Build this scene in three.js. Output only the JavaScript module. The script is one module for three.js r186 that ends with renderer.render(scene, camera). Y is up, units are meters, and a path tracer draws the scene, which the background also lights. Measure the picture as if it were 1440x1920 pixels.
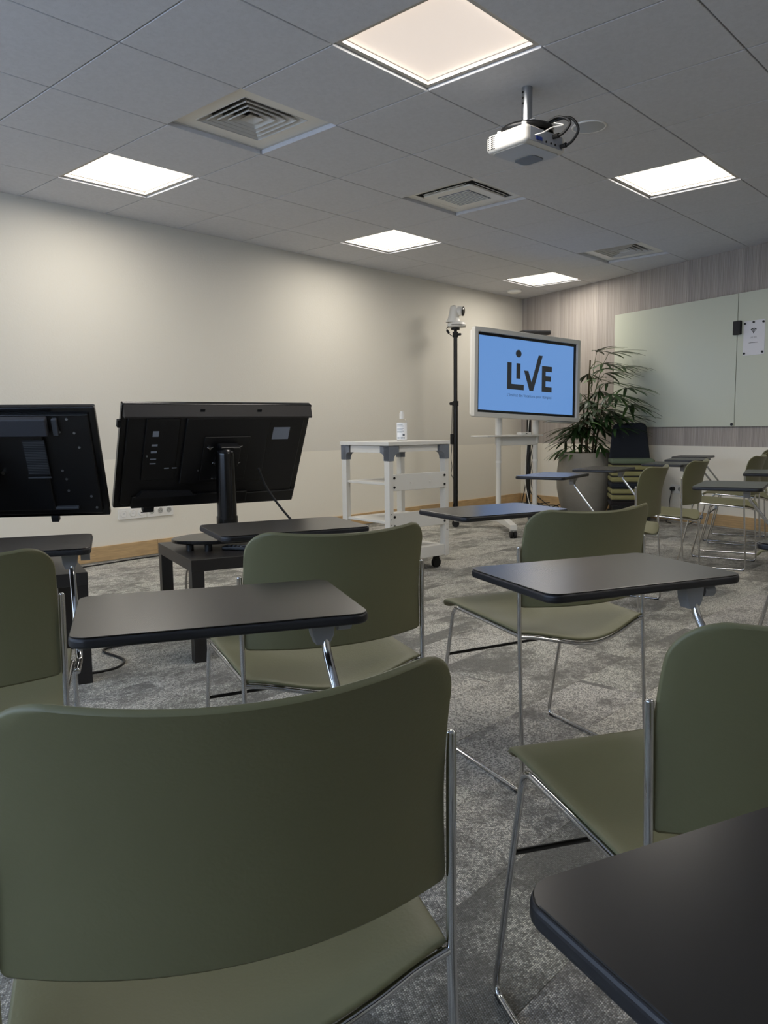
import * as THREE from 'three';
import { RoundedBoxGeometry } from 'three/addons/geometries/RoundedBoxGeometry.js';
import { RectAreaLightUniformsLib } from 'three/addons/lights/RectAreaLightUniformsLib.js';
import { mergeGeometries } from 'three/addons/utils/BufferGeometryUtils.js';

// ---------------------------------------------------------------- camera, sky, light, exposure
const scene = new THREE.Scene();
const renderer = new THREE.WebGLRenderer({ antialias: true });
renderer.toneMapping = THREE.LinearToneMapping;
renderer.toneMappingExposure = 1.0;
renderer.shadowMap.enabled = true;
RectAreaLightUniformsLib.init();

const H = 2.49;                                           // floor to ceiling tiles
const camera = new THREE.PerspectiveCamera(2 * Math.atan(960 / 1468) * 180 / Math.PI, 1440 / 1920, 0.05, 60);
camera.position.set(4.782, 0.96, 1.736);
camera.rotation.set(-0.10795, 0.73984, -0.01134, 'YXZ');
scene.add(camera);

scene.background = new THREE.Color().setRGB(0.58, 0.75, 1.05);    // even daylight seen and entering through the rear windows
scene.backgroundIntensity = 5.2;
scene.environment = null;

const PANEL_POWER = 16.5;                                  // ceiling panels, W/(sr m2)
const PANEL_COLOR = new THREE.Color().setRGB(1.0, 0.94, 0.86);

// ---------------------------------------------------------------- helpers
let seed = 20240611;
const rnd = () => { seed = (seed + 0x6D2B79F5) | 0; let t = Math.imul(seed ^ (seed >>> 15), 1 | seed); t = (t + Math.imul(t ^ (t >>> 7), 61 | t)) ^ t; return ((t ^ (t >>> 14)) >>> 0) / 4294967296; };
const V = (x, y, z) => new THREE.Vector3(x, y, z);
const taken = {};
const numbered = (n) => { const k = taken[n] = (taken[n] ?? -1) + 1; return k ? n + '_' + String(k).padStart(3, '0') : n; };
function tag(o, label, category, group, kind) {
  if (label) o.userData.label = label;
  if (category) o.userData.category = category;
  if (group) o.userData.group = group;
  if (kind) o.userData.kind = kind;
  return o;
}
function mesh(name, geo, mat, parent, pos, rot) {
  const m = new THREE.Mesh(geo, mat);
  m.name = parent ? name : numbered(name);
  m.castShadow = m.receiveShadow = true;
  if (pos) m.position.set(...pos);
  if (rot) m.rotation.set(...rot);
  (parent || scene).add(m);
  return m;
}
function thing(name, label, category, pos = [0, 0, 0], turn = 0, group) {
  const g = new THREE.Group();
  g.name = numbered(name); g.position.set(...pos); g.rotation.y = turn;
  scene.add(g);
  return tag(g, label, category, group);
}
const sub = (name, parent, pos, rot) => { const g = new THREE.Group(); g.name = name; if (pos) g.position.set(...pos); if (rot) g.rotation.set(...rot); parent.add(g); return g; };
const box = (w, h, d) => new THREE.BoxGeometry(w, h, d);
const rbox = (w, h, d, r = 0.004, s = 2) => new RoundedBoxGeometry(w, h, d, s, Math.min(r, w / 2.01, h / 2.01, d / 2.01));
const cyl = (r0, r1, h, n = 24) => new THREE.CylinderGeometry(r0, r1, h, n);
// a corner path with rounded bends
function bent(pts, fillet = 0.03, n = 6) {
  const out = [pts[0].clone()];
  for (let i = 1; i < pts.length - 1; i++) {
    const p = pts[i], a = pts[i - 1].clone().sub(p), b = pts[i + 1].clone().sub(p);
    const r = Math.min(fillet, a.length() * 0.45, b.length() * 0.45);
    const A = p.clone().addScaledVector(a.normalize(), r), B = p.clone().addScaledVector(b.normalize(), r);
    for (let k = 0; k <= n; k++) { const t = k / n; out.push(A.clone().multiplyScalar((1 - t) * (1 - t)).addScaledVector(p, 2 * t * (1 - t)).addScaledVector(B, t * t)); }
  }
  out.push(pts[pts.length - 1].clone());
  return out;
}
const smooth = (pts, n = 40) => new THREE.CatmullRomCurve3(pts).getPoints(n);
// a round bar along a path, ends domed; r may be a function of 0..1
function rod(path, r, ring = 10) {
  const pts = path.filter((p, i) => !i || p.distanceTo(path[i - 1]) > 1e-6), N = pts.length;
  const pos = [], nor = [], uv = [], idx = [];
  const T = pts.map((p, i) => pts[Math.min(i + 1, N - 1)].clone().sub(pts[Math.max(i - 1, 0)]).normalize());
  let up = Math.abs(T[0].y) < 0.9 ? V(0, 1, 0) : V(1, 0, 0);
  const rr = typeof r === 'function' ? r : () => r;
  const rings = [];
  const add = (c, t, rad, lean) => {
    up = up.clone().addScaledVector(t, -up.dot(t)).normalize();
    const side = new THREE.Vector3().crossVectors(t, up);
    rings.push(pos.length / 3);
    for (let k = 0; k <= ring; k++) {
      const a = k / ring * Math.PI * 2, d = up.clone().multiplyScalar(Math.cos(a)).addScaledVector(side, Math.sin(a));
      pos.push(c.x + d.x * rad, c.y + d.y * rad, c.z + d.z * rad);
      const nn = d.clone().multiplyScalar(1 - Math.abs(lean)).addScaledVector(t, lean).normalize();
      nor.push(nn.x, nn.y, nn.z); uv.push(k / ring, rings.length * 0.1);
    }
  };
  const r0 = rr(0), r1 = rr(1);
  add(pts[0].clone().addScaledVector(T[0], -r0 * 0.5), T[0], r0 * 0.05, -0.95);
  add(pts[0].clone().addScaledVector(T[0], -r0 * 0.35), T[0], r0 * 0.7, -0.6);
  for (let i = 0; i < N; i++) add(pts[i], T[i], rr(i / (N - 1)), 0);
  add(pts[N - 1].clone().addScaledVector(T[N - 1], r1 * 0.35), T[N - 1], r1 * 0.7, 0.6);
  add(pts[N - 1].clone().addScaledVector(T[N - 1], r1 * 0.5), T[N - 1], r1 * 0.05, 0.95);
  for (let i = 0; i < rings.length - 1; i++) for (let k = 0; k < ring; k++) {
    const a = rings[i] + k, b = rings[i + 1] + k;
    idx.push(a, a + 1, b, b, a + 1, b + 1);
  }
  const g = new THREE.BufferGeometry();
  g.setAttribute('position', new THREE.Float32BufferAttribute(pos, 3)); g.setAttribute('normal', new THREE.Float32BufferAttribute(nor, 3)); g.setAttribute('uv', new THREE.Float32BufferAttribute(uv, 2));
  g.setIndex(idx); return g;
}
// a closed curved sheet: fn(u, v) gives the mid surface for u, v in -1..1
function sheet(fn, nu, nv, th, vmap = (v) => v) {
  const P = [], Nn = [];
  const e = 1e-3;
  for (let j = 0; j <= nv; j++) for (let i = 0; i <= nu; i++) {
    const u = -1 + 2 * i / nu, v = vmap(-1 + 2 * j / nv);
    const p = fn(u, v), du = fn(Math.min(u + e, 1), v).sub(fn(Math.max(u - e, -1), v)), dv = fn(u, Math.min(v + e, 1)).sub(fn(u, Math.max(v - e, -1)));
    P.push(p); Nn.push(du.cross(dv).normalize());
  }
  const W = nu + 1, M = P.length, pos = [], uv = [], idx = [];
  // border ring order, with a rounded lip
  const layer = (k, inset) => { for (let q = 0; q < M; q++) { const p = P[q].clone().addScaledVector(Nn[q], k * th / 2); pos.push(p.x, p.y, p.z); uv.push(P[q].x, P[q].z + P[q].y); } };
  layer(1); layer(-1);
  for (let j = 0; j < nv; j++) for (let i = 0; i < nu; i++) {
    const a = j * W + i, b = a + 1, c = a + W, d = c + 1;
    idx.push(a, b, c, b, d, c, M + a, M + c, M + b, M + b, M + c, M + d);
  }
  const ringIdx = [];
  for (let i = 0; i < nu; i++) ringIdx.push(i);
  for (let j = 0; j < nv; j++) ringIdx.push(j * W + nu);
  for (let i = nu; i > 0; i--) ringIdx.push(nv * W + i);
  for (let j = nv; j > 0; j--) ringIdx.push(j * W);
  const cen = P[Math.floor(M / 2)], base = pos.length / 3, R = ringIdx.length;
  for (let q = 0; q < R; q++) {                           // outer rounded edge vertex
    const a = P[ringIdx[(q - 1 + R) % R]], b = P[ringIdx[(q + 1) % R]], t = b.clone().sub(a).normalize();
    const o = t.cross(Nn[ringIdx[q]]).normalize();
    const p = P[ringIdx[q]].clone().addScaledVector(o, th * 0.45);
    pos.push(p.x, p.y, p.z); uv.push(P[ringIdx[q]].x, P[ringIdx[q]].z + P[ringIdx[q]].y);
  }
  for (let q = 0; q < R; q++) {
    const a = ringIdx[q], b = ringIdx[(q + 1) % R], o = base + q, p = base + (q + 1) % R;
    idx.push(a, o, b, b, o, p, M + a, M + b, o, M + b, p, o);
  }
  const g = new THREE.BufferGeometry();
  g.setAttribute('position', new THREE.Float32BufferAttribute(pos, 3)); g.setAttribute('uv', new THREE.Float32BufferAttribute(uv, 2));
  g.setIndex(idx); g.computeVertexNormals(); return g;
}
function rrShape(w, h, r) {
  const s = new THREE.Shape(), x = w / 2, y = h / 2;
  s.moveTo(-x + r, -y); s.lineTo(x - r, -y); s.absarc(x - r, -y + r, r, -Math.PI / 2, 0); s.lineTo(x, y - r); s.absarc(x - r, y - r, r, 0, Math.PI / 2);
  s.lineTo(-x + r, y); s.absarc(-x + r, y - r, r, Math.PI / 2, Math.PI); s.lineTo(-x, -y + r); s.absarc(-x + r, -y + r, r, Math.PI, Math.PI * 1.5);
  return s;
}
const extrude = (shape, depth, bevel = 0, seg = 10, bseg = 3) => new THREE.ExtrudeGeometry(shape, { depth: depth - 2 * bevel, bevelEnabled: bevel > 0, bevelThickness: bevel, bevelSize: bevel, bevelOffset: -bevel, bevelSegments: bseg, curveSegments: seg }).translate(0, 0, bevel);
const poly = (pts) => { const s = new THREE.Shape(); pts.forEach(([x, y], i) => i ? s.lineTo(x, y) : s.moveTo(x, y)); s.closePath(); return s; };
const plate = (w, d, t, r, bevel = 0.002) => extrude(rrShape(w, d, r), t, bevel).rotateX(-Math.PI / 2);   // lies flat, bottom at y = 0

// ---------------------------------------------------------------- textures
const hash = (x, y, s) => { let h = Math.imul(x, 374761393) + Math.imul(y, 668265263) + Math.imul(s, 1274126177) | 0; h = Math.imul(h ^ (h >>> 13), 1274126177); return ((h ^ (h >>> 16)) >>> 0) / 4294967296; };
function vnoise(x, y, per, s) {
  const xi = Math.floor(x), yi = Math.floor(y), fx = x - xi, fy = y - yi, m = (a) => ((a % per) + per) % per;
  const u = fx * fx * (3 - 2 * fx), v = fy * fy * (3 - 2 * fy), x0 = m(xi), x1 = m(xi + 1), y0 = m(yi), y1 = m(yi + 1);
  return (hash(x0, y0, s) * (1 - u) + hash(x1, y0, s) * u) * (1 - v) + (hash(x0, y1, s) * (1 - u) + hash(x1, y1, s) * u) * v;
}
const fbm = (x, y, per, s, o = 4) => { let a = 0, w = 0.5, t = 0; for (let i = 0; i < o; i++) { a += w * vnoise(x, y, per, s + i); t += w; x *= 2; y *= 2; per *= 2; w *= 0.5; } return a / t; };
function dataTex(w, h, fn, srgb = true) {
  const d = new Uint8Array(w * h * 4), c = [0, 0, 0];
  for (let y = 0; y < h; y++) for (let x = 0; x < w; x++) { fn(x, y, c); const i = (y * w + x) * 4; d[i] = c[0]; d[i + 1] = c[1]; d[i + 2] = c[2]; d[i + 3] = 255; }
  const t = new THREE.DataTexture(d, w, h);
  t.wrapS = t.wrapT = THREE.RepeatWrapping; t.magFilter = THREE.LinearFilter; t.minFilter = THREE.LinearMipmapLinearFilter; t.generateMipmaps = true;
  if (srgb) t.colorSpace = THREE.SRGBColorSpace;
  t.needsUpdate = true; return t;
}
const repeated = (t, x, y) => { const c = t.clone(); c.repeat.set(x, y); c.needsUpdate = true; return c; };
const canvasTex = (w, h, draw) => { const c = document.createElement('canvas'); c.width = w; c.height = h; draw(c.getContext('2d'), w, h); const t = new THREE.CanvasTexture(c); t.colorSpace = THREE.SRGBColorSpace; return t; };
const clamp = (x, a, b) => Math.min(b, Math.max(a, x));

// carpet: 1 px is about 1 mm; looped pile of a pale and a dark yarn, mixed in mossy patches
const CT = 2048;                                          // 2 m across
const carpetTex = (s, bias) => dataTex(CT, CT, (x, y, c) => {
  const cx = x >> 2, yy = y + (cx & 1) * 2, row = Math.floor(yy / 5), fx = (x & 3) - 1.5, fy = (yy % 5) - 2;
  const n1 = vnoise(x / CT * 9, y / CT * 6, 18, s) * 0.6 + vnoise(x / CT * 22, y / CT * 15, 66, s + 1) * 0.4, n2 = vnoise(x / CT * 60, y / CT * 44, 660, s + 2) * 0.5 + vnoise(x / CT * 160, y / CT * 130, 2080, s + 3) * 0.5;
  const p = clamp((n1 - 0.5) * 1.7 + (n2 - 0.5) * 1.05 + bias, 0.2, 1);
  const r = hash(cx, row, s + 31), blob = clamp(1.12 - fx * fx * 0.20 - fy * fy * 0.13, 0, 1);
  const L = 106 + 146 * blob * p * (0.2 + 1.15 * r) + 10 * (hash(cx, row, s + 77) - 0.5);
  c[0] = clamp(L, 0, 240); c[1] = c[0] * 0.985; c[2] = c[0] * 0.94;
});
const carpetLight = carpetTex(3, 0.80), carpetDark = carpetTex(101, 0.56);
const carpetBump = dataTex(160, 160, (x, y, c) => {
  const cx = x >> 2, fx = (x & 3) - 1.5, fy = ((y + (cx & 1) * 2) % 5) - 2;
  c[0] = c[1] = c[2] = 255 * clamp(1 - (fx * fx * 0.25 + fy * fy * 0.18), 0, 1);
}, false);
const paintBump = dataTex(256, 256, (x, y, c) => { c[0] = c[1] = c[2] = 255 * fbm(x / 4, y / 4, 64, 5, 3); }, false);
const tileTex = dataTex(512, 512, (x, y, c) => { const v = 200 + 10 * fbm(x / 8, y / 8, 64, 8, 3) - (hash(x, y, 4) < 0.02 ? 14 : 0); c[0] = v; c[1] = v * 1.003; c[2] = v * 1.02; });
const stripeTex = dataTex(1024, 64, (x, y, c) => {         // 0.6 m of wallpaper
  const k = Math.floor(x / 16), f = x % 16;
  const thin = f < 4 + 5 * hash(k, 1, 3);
  const tone = thin ? 172 + 20 * hash(k, 2, 3) : 138 + 20 * hash(k, 3, 3);
  const v = tone + 5 * (hash(x, y, 12) - 0.5);
  c[0] = v; c[1] = v * 0.955; c[2] = v * 0.915;
});
const woodTex = dataTex(1024, 128, (x, y, c) => {          // 1.2 m of birch board
  const g = fbm(x / 1024 * 4 + 0.6 * fbm(x / 128, y / 128, 8, 3, 2), y / 5, 64, 21, 4), k = fbm(x / 64, y / 16, 16, 55, 3);
  const v = 0.86 + 0.16 * (g - 0.5) + 0.12 * (k - 0.5);
  c[0] = 224 * v; c[1] = 188 * v; c[2] = 137 * v;
});
const concreteTex = dataTex(512, 512, (x, y, c) => { const v = 146 + 34 * (fbm(x / 64, y / 64, 8, 61, 5) - 0.5) + 6 * (hash(x, y, 9) - 0.5); c[0] = v; c[1] = v * 0.965; c[2] = v * 0.89; });

// ---------------------------------------------------------------- materials
const std = (hex, roughness = 0.6, metalness = 0, extra = {}) => new THREE.MeshStandardMaterial({ color: hex, roughness, metalness, ...extra });
const phys = (hex, o) => new THREE.MeshPhysicalMaterial({ color: hex, ...o });
const M = {
  paint: std('#d8d4c9', 0.85, 0, { bumpMap: repeated(paintBump, 1, 1), bumpScale: 0.0006 }),
  paintLow: std('#e8e3d5', 0.7, 0, { bumpMap: repeated(paintBump, 1, 1), bumpScale: 0.0004 }),
  paintPlain: std('#d4d0c6', 0.85),
  stripes: new THREE.MeshStandardMaterial({ map: stripeTex, roughness: 0.8 }),
  ceilTile: new THREE.MeshStandardMaterial({ map: tileTex, roughness: 0.95 }),
  grid: std('#c9c9c6', 0.5, 0.0),
  plenum: std('#6f6c67', 0.95),
  wood: new THREE.MeshStandardMaterial({ map: woodTex, roughness: 0.5 }),
  chrome: std('#c9c9c9', 0.10, 1),
  steel: std('#a9adb2', 0.32, 1),
  brushed: std('#96979a', 0.55, 0.35),
  olive: phys('#6e6c4d', { roughness: 0.5, clearcoat: 0.0, bumpMap: repeated(paintBump, 6, 6), bumpScale: 0.0002 }),
  laminate: std('#151413', 0.27),
  laminateEdge: std('#1a1a1e', 0.45),
  blackGloss: std('#08090b', 0.22),
  blackSatin: std('#0a0b0d', 0.42),
  blackMatt: std('#121316', 0.7),
  tableBlack: std('#201d1b', 0.42),
  whiteSteel: std('#dcdad3', 0.38),
  greyPlastic: std('#70767f', 0.5),
  whitePlastic: std('#e8e6e0', 0.4),
  projectorCase: std('#cfccc5', 0.5),
  duct: std('#7d8084', 0.5, 0.4),
  flangeLit: std('#2d2a28', 0.5),  // lighter than the shell: light on the top chamfer painted into the colour
  soundBar: std('#34363c', 0.55),
  louvre: std('#cfcdc8', 0.4, 0, { side: THREE.DoubleSide }),
  panelFrame: std('#b3aea6', 0.6),
  displayFrame: std('#d6d4cd', 0.35),
  greyFrame: std('#b9b9b4', 0.38, 0.3),
  rubber: std('#1a1a1a', 0.8),
  cable: std('#121212', 0.55),
  pot: new THREE.MeshStandardMaterial({ map: concreteTex, roughness: 0.85, bumpMap: concreteTex, bumpScale: 0.0015 }),
  soil: std('#3a2c20', 1),
  stem: std('#4c432d', 0.85),
  petiole: std('#4f5c30', 0.6),
  leafA: std('#35522b', 0.42, 0, { side: THREE.DoubleSide }),
  leafB: std('#4b6a33', 0.42, 0, { side: THREE.DoubleSide }),
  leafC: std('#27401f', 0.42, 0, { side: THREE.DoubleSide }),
  glassBoard: phys('#c8ccbc', { roughness: 0.3, specularIntensity: 0.6 }),
  paperWhite: std('#dcdce0', 0.8),
  navyFabric: std('#181d25', 0.95),
  greyGreenFabric: std('#5e6a55', 0.95),
  oliveFabric: std('#868257', 0.95),
  darkFabric: std('#1b171a', 0.95),
  clear: phys('#ffffff', { roughness: 0.03, transmission: 1, thickness: 0, ior: 1.4 }),
  liquid: phys('#f4f8fa', { roughness: 0.02, transmission: 1, thickness: 0.04, ior: 1.34 }),
  holeShade: std('#050505', 0.9),  // near-black surface pieces paint the shade inside holes and slots
  meshGrey: std('#4a4d52', 0.6, 0.3),
  sticker: std('#8b9099', 0.6),
  bluePlug: std('#2a3f8a', 0.5),
};

// ---------------------------------------------------------------- the room
const XL = -0.55, XR = 6.6, ZR = 3.3;                      // left wall, right wall, rear wall
const BACK = Math.atan(0.345);                             // the far wall stands askew to the tile grid
const zBack = (x) => -6.655 + 0.345 * (x - XL);
const TH = 0.12;
const DADO = 0.748;

// floor
{
  const floor = new THREE.Group(); floor.name = 'floor'; scene.add(floor);
  tag(floor, 'grey mottled carpet planks laid across the whole room', 'floor', null, 'structure');
  const slab = poly([[XL - TH, -(ZR + TH)], [XR + TH, -(ZR + TH)], [XR + TH, -(zBack(XR) - 0.2)], [XL - TH, -(zBack(XL) - 0.2)]]);
  mesh('screed', extrude(slab, 0.1).rotateX(-Math.PI / 2), M.plenum, floor, [0, -0.11, 0]);
  const mats = [];
  for (const [t, n] of [[carpetLight, 4], [carpetDark, 3]]) for (let k = 0; k < n; k++) {
    const tint = 0.93 + 0.14 * rnd();
    mats.push(new THREE.MeshStandardMaterial({ map: t, bumpMap: repeated(carpetBump, 12.8, 12.8), bumpScale: 0.0016, roughness: 1, color: new THREE.Color().setRGB(tint, tint * (0.99 + 0.02 * rnd()), tint * (0.97 + 0.04 * rnd())) }));
  }
  const w = 0.25, l = 1.0;
  const clipTo = (P) => {                                  // keep what lies in front of the far wall
    const side = (p) => p[1] - (zBack(p[0]) + 0.001), out = [];
    P.forEach((p, i) => { const q = P[(i + 1) % P.length], a = side(p), b = side(q); if (a >= 0) out.push(p); if ((a >= 0) !== (b >= 0)) { const t = a / (a - b); out.push([p[0] + (q[0] - p[0]) * t, p[1] + (q[1] - p[1]) * t]); } });
    return out;
  };
  const carpetPiece = (P, u0, v0, flip) => {
    const s = poly(P.map(([x, z]) => [x, -z]));
    const g = new THREE.ExtrudeGeometry(s, { depth: 0.006, bevelEnabled: true, bevelThickness: 0.0012, bevelSize: 0.0012, bevelOffset: -0.0012, bevelSegments: 1 }).rotateX(-Math.PI / 2);
    const p = g.attributes.position, uv = g.attributes.uv;
    for (let i = 0; i < p.count; i++) uv.setXY(i, (flip * p.getX(i) + u0) / 2, (p.getZ(i) * flip + v0) / 2);
    return g;
  };
  const x0 = 3.386 - 16 * w, rest = [];
  for (let i = 0; i * w + x0 < XR; i++) {
    const xa = Math.max(XL, x0 + i * w), xb = Math.min(XR, x0 + (i + 1) * w), off = ((i * 0.382) % 1) * l;
    for (let k = -8; k < 5; k++) {
      const za = Math.max(k * l + off, -8), zb = Math.min(k * l + off + l, ZR);
      if (zb - za < 0.02 || xb - xa < 0.01) continue;
      const P = clipTo([[xa, za], [xa, zb], [xb, zb], [xb, za]]);
      if (P.length < 3) continue;
      const g = carpetPiece(P, rnd() * 2, rnd() * 2, rnd() < 0.5 ? 1 : -1);
      if (xb < 5.6 && za < 1.3) mesh('carpet_plank', g, mats[Math.floor(rnd() * mats.length)], floor, [0, -0.0072, 0]);
      else rest.push(g);
    }
  }
  tag(mesh('carpet_behind_camera', mergeGeometries(rest), mats[1], floor, [0, -0.0072, 0]), null, null, null, 'stuff');
}

// ceiling: panels hung a little below their grid
const CELLS = {};                                          // grid cells taken by fittings: 'a,b'
const panelCells = [[1, 0], [1, 4], [5, 4], [5, 0], [9, 0], [1, 8], [-3, 0]];
panelCells.forEach(([a, b]) => CELLS[a + ',' + b] = 'light');
[[1, 2], [8, 2]].forEach(([a, b]) => CELLS[a + ',' + b] = 'diffuser');
CELLS['4,2'] = 'cassette';
const GRID_Y = H + 0.026;
{
  const ceil = new THREE.Group(); ceil.name = 'ceiling'; scene.add(ceil);
  tag(ceil, 'suspended ceiling of square pale grey mineral tiles', 'ceiling', null, 'structure');
  const roof = poly([[XL - TH, -(ZR + TH)], [XR + TH, -(ZR + TH)], [XR + TH, -(zBack(XR) - 0.2)], [XL - TH, -(zBack(XL) - 0.2)]]);
  mesh('slab', extrude(roof, 0.1).rotateX(-Math.PI / 2), M.plenum, ceil, [0, H + 0.16, 0]);
  const clipTo = (P) => {
    let R = P;
    const cut = (side) => { const out = []; R.forEach((p, i) => { const q = R[(i + 1) % R.length], a = side(p), b = side(q); if (a >= 0) out.push(p); if ((a >= 0) !== (b >= 0)) { const t = a / (a - b); out.push([p[0] + (q[0] - p[0]) * t, p[1] + (q[1] - p[1]) * t]); } }); R = out; };
    cut((p) => p[0] - XL - 0.002); cut((p) => XR - 0.002 - p[0]); cut((p) => ZR - 0.002 - p[1]); cut((p) => p[1] - zBack(p[0]) - 0.003);
    return R;
  };
  const gap = 0.0035;
  const full = new THREE.ExtrudeGeometry(rrShape(0.6 - 2 * gap, 0.6 - 2 * gap, 0.002), { depth: 0.021, bevelEnabled: true, bevelThickness: 0.0018, bevelSize: 0.0018, bevelOffset: -0.0018, bevelSegments: 1, curveSegments: 1 }).rotateX(Math.PI / 2);
  for (let a = -6; a < 12; a++) for (let b = -1; b < 11; b++) {
    if (CELLS[a + ',' + b]) continue;
    const x0 = b * 0.6 + gap, x1 = (b + 1) * 0.6 - gap, z1 = -a * 0.6 - gap, z0 = -(a + 1) * 0.6 + gap;
    const P = [[x0, z0], [x0, z1], [x1, z1], [x1, z0]], Q = clipTo(P);
    if (Q.length < 3) continue;
    let area = 0; Q.forEach((p, i) => { const q = Q[(i + 1) % Q.length]; area += p[0] * q[1] - q[0] * p[1]; });
    if (Math.abs(area) / 2 < 0.0006) continue;
    if (Math.abs(Math.abs(area) / 2 - (x1 - x0) * (z1 - z0)) < 1e-6) mesh('ceiling_tile', full, M.ceilTile, ceil, [(x0 + x1) / 2, H + 0.0228, (z0 + z1) / 2]);
    else mesh('ceiling_tile', new THREE.ExtrudeGeometry(poly(Q.map(([x, z]) => [x, z])), { depth: 0.021, bevelEnabled: false }).rotateX(Math.PI / 2), M.ceilTile, ceil, [0, H + 0.0222, 0]);
  }
  for (let b = 0; b < 12; b++) { const x = b * 0.6; if (x > XR) break; const za = zBack(x) - 0.0, l = ZR - za; mesh('grid_runner', box(0.024, 0.006, l), M.grid, ceil, [x, GRID_Y, za + l / 2]); }
  for (let a = -5; a < 12; a++) {
    const z = -a * 0.6; if (z > ZR) continue;
    const xa = XL, xb = z < zBack(XR) ? Math.min(XR, XL + (z + 6.655) / 0.345) : XR;
    if (xb - xa > 0.05) mesh('grid_runner', box(xb - xa, 0.005, 0.024), M.grid, ceil, [(xa + xb) / 2, GRID_Y + 0.0005, z]);
  }
  const angle = mesh('wall_angle', box(0.018, 0.006, ZR - zBack(XL)), M.grid, ceil, [XL + 0.009, H + 0.024, (ZR + zBack(XL)) / 2]);
}

// walls
function uvMetres(g, sx = 1, sy = 1) {                     // box mapped in metres
  const p = g.attributes.position, n = g.attributes.normal, uv = g.attributes.uv;
  for (let i = 0; i < p.count; i++) { const ax = Math.abs(n.getX(i)), ay = Math.abs(n.getY(i)); const u = ax > 0.5 ? p.getZ(i) : p.getX(i), v = ay > 0.5 ? p.getZ(i) : p.getY(i); uv.setXY(i, u * sx, v * sy); }
  return g;
}
const TOP = H + 0.24;
function wallGroup(name, label, pos, turn) { const g = new THREE.Group(); g.name = name; g.position.set(...pos); g.rotation.y = turn; scene.add(g); return tag(g, label, 'wall', null, 'structure'); }
{
  const zA = zBack(XL) - 0.1, zB = ZR + TH, L = zB - zA;
  const wl = wallGroup('wall_left', 'cream painted wall with a darker dado below', [XL, 0, (zA + zB) / 2], 0);
  mesh('upper_wall', uvMetres(box(TH, TOP - DADO, L), 2, 2), M.paint, wl, [-TH / 2, (TOP + DADO) / 2, 0]);
  mesh('dado', uvMetres(box(TH, DADO, L), 2, 2), M.paintLow, wl, [-TH / 2, DADO / 2, 0]);
}
const backLen = (XR + TH - XL) / Math.cos(BACK);
const wb = wallGroup('wall_back', 'far wall with fine vertical striped wallpaper above a cream dado', [XL, 0, zBack(XL)], -BACK);
mesh('striped_wallpaper', uvMetres(box(backLen, TOP - DADO, TH), 1 / 0.6, 1 / 0.6), M.stripes, wb, [backLen / 2, (TOP + DADO) / 2, -TH / 2]);
mesh('dado', uvMetres(box(backLen, DADO, TH), 2, 2), M.paintLow, wb, [backLen / 2, DADO / 2, -TH / 2]);
{
  const zA = zBack(XR) - 0.1, L = ZR + TH - zA;
  const wr = wallGroup('wall_right', 'plain pale side wall', [XR, 0, 0], 0);
  mesh('upper_wall', box(TH, TOP, L), M.paintPlain, wr, [TH / 2, TOP / 2, (zA + ZR + TH) / 2]);
}
// rear wall with three windows behind the camera
{
  const wr = wallGroup('wall_rear', 'pale rear wall with three windows', [0, 0, ZR], 0);
  const wins = [[-0.3, 1.3], [1.5, 3.1], [3.3, 4.9]], y0 = 0.9, y1 = 2.25, xs = XL - TH, xe = XR + TH;
  mesh('sill_wall', box(xe - xs, y0, TH), M.paintPlain, wr, [(xs + xe) / 2, y0 / 2, TH / 2]);
  mesh('lintel', box(xe - xs, TOP - y1, TH), M.paintPlain, wr, [(xs + xe) / 2, (TOP + y1) / 2, TH / 2]);
  const edges = [xs, ...wins.flat(), xe];
  for (let i = 0; i < edges.length; i += 2) mesh('pier', box(edges[i + 1] - edges[i], y1 - y0, TH), M.paintPlain, wr, [(edges[i] + edges[i + 1]) / 2, (y0 + y1) / 2, TH / 2]);
  wins.forEach(([a, b], i) => {
    const w = new THREE.Group(); w.name = 'window_' + (i + 1); w.position.set((a + b) / 2, (y0 + y1) / 2, ZR + TH * 0.6); scene.add(w);
    tag(w, 'white framed window in the rear wall', 'window', null, 'structure');
    const W = b - a, Hh = y1 - y0, f = 0.05;
    for (const s of [-1, 1]) { mesh('stile', box(f, Hh, 0.05), M.whitePlastic, w, [s * (W - f) / 2, 0, 0]); mesh('rail', box(W - 2 * f, f, 0.05), M.whitePlastic, w, [0, s * (Hh - f) / 2, 0]); }
    mesh('pane', box(W - 2 * f, Hh - 2 * f, 0.004), M.clear, w, [0, 0, 0]);
  });
}
// skirting boards in lengths
function skirting(name, parentPos, turn, length, side) {
  const g = new THREE.Group(); g.name = name; g.position.set(...parentPos); g.rotation.y = turn; scene.add(g);
  tag(g, 'pale birch skirting board', 'skirting', null, 'structure');
  const piece = 1.2;
  for (let x = 0, k = 0; x < length; x += piece, k++) {
    const l = Math.min(piece, length - x) - 0.0015, geo = rbox(l, 0.108, 0.014, 0.002, 1), uv = geo.attributes.uv, p = geo.attributes.position;
    for (let i = 0; i < p.count; i++) uv.setXY(i, (p.getX(i) + k * 0.37) / 1.2, p.getY(i) / 0.15 + k * 0.31);
    mesh('board', geo, M.wood, g, [x + piece / 2 - (piece - l) / 2 * 1, 0.012 + 0.054, side * 0.007]);
  }
}
skirting('baseboard_left', [XL, 0, ZR], Math.PI / 2, ZR - zBack(XL) - 0.02, 1);
skirting('baseboard_back', [XL + 0.02, 0, zBack(XL + 0.02)], -BACK, backLen - 0.1, 1);

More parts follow.
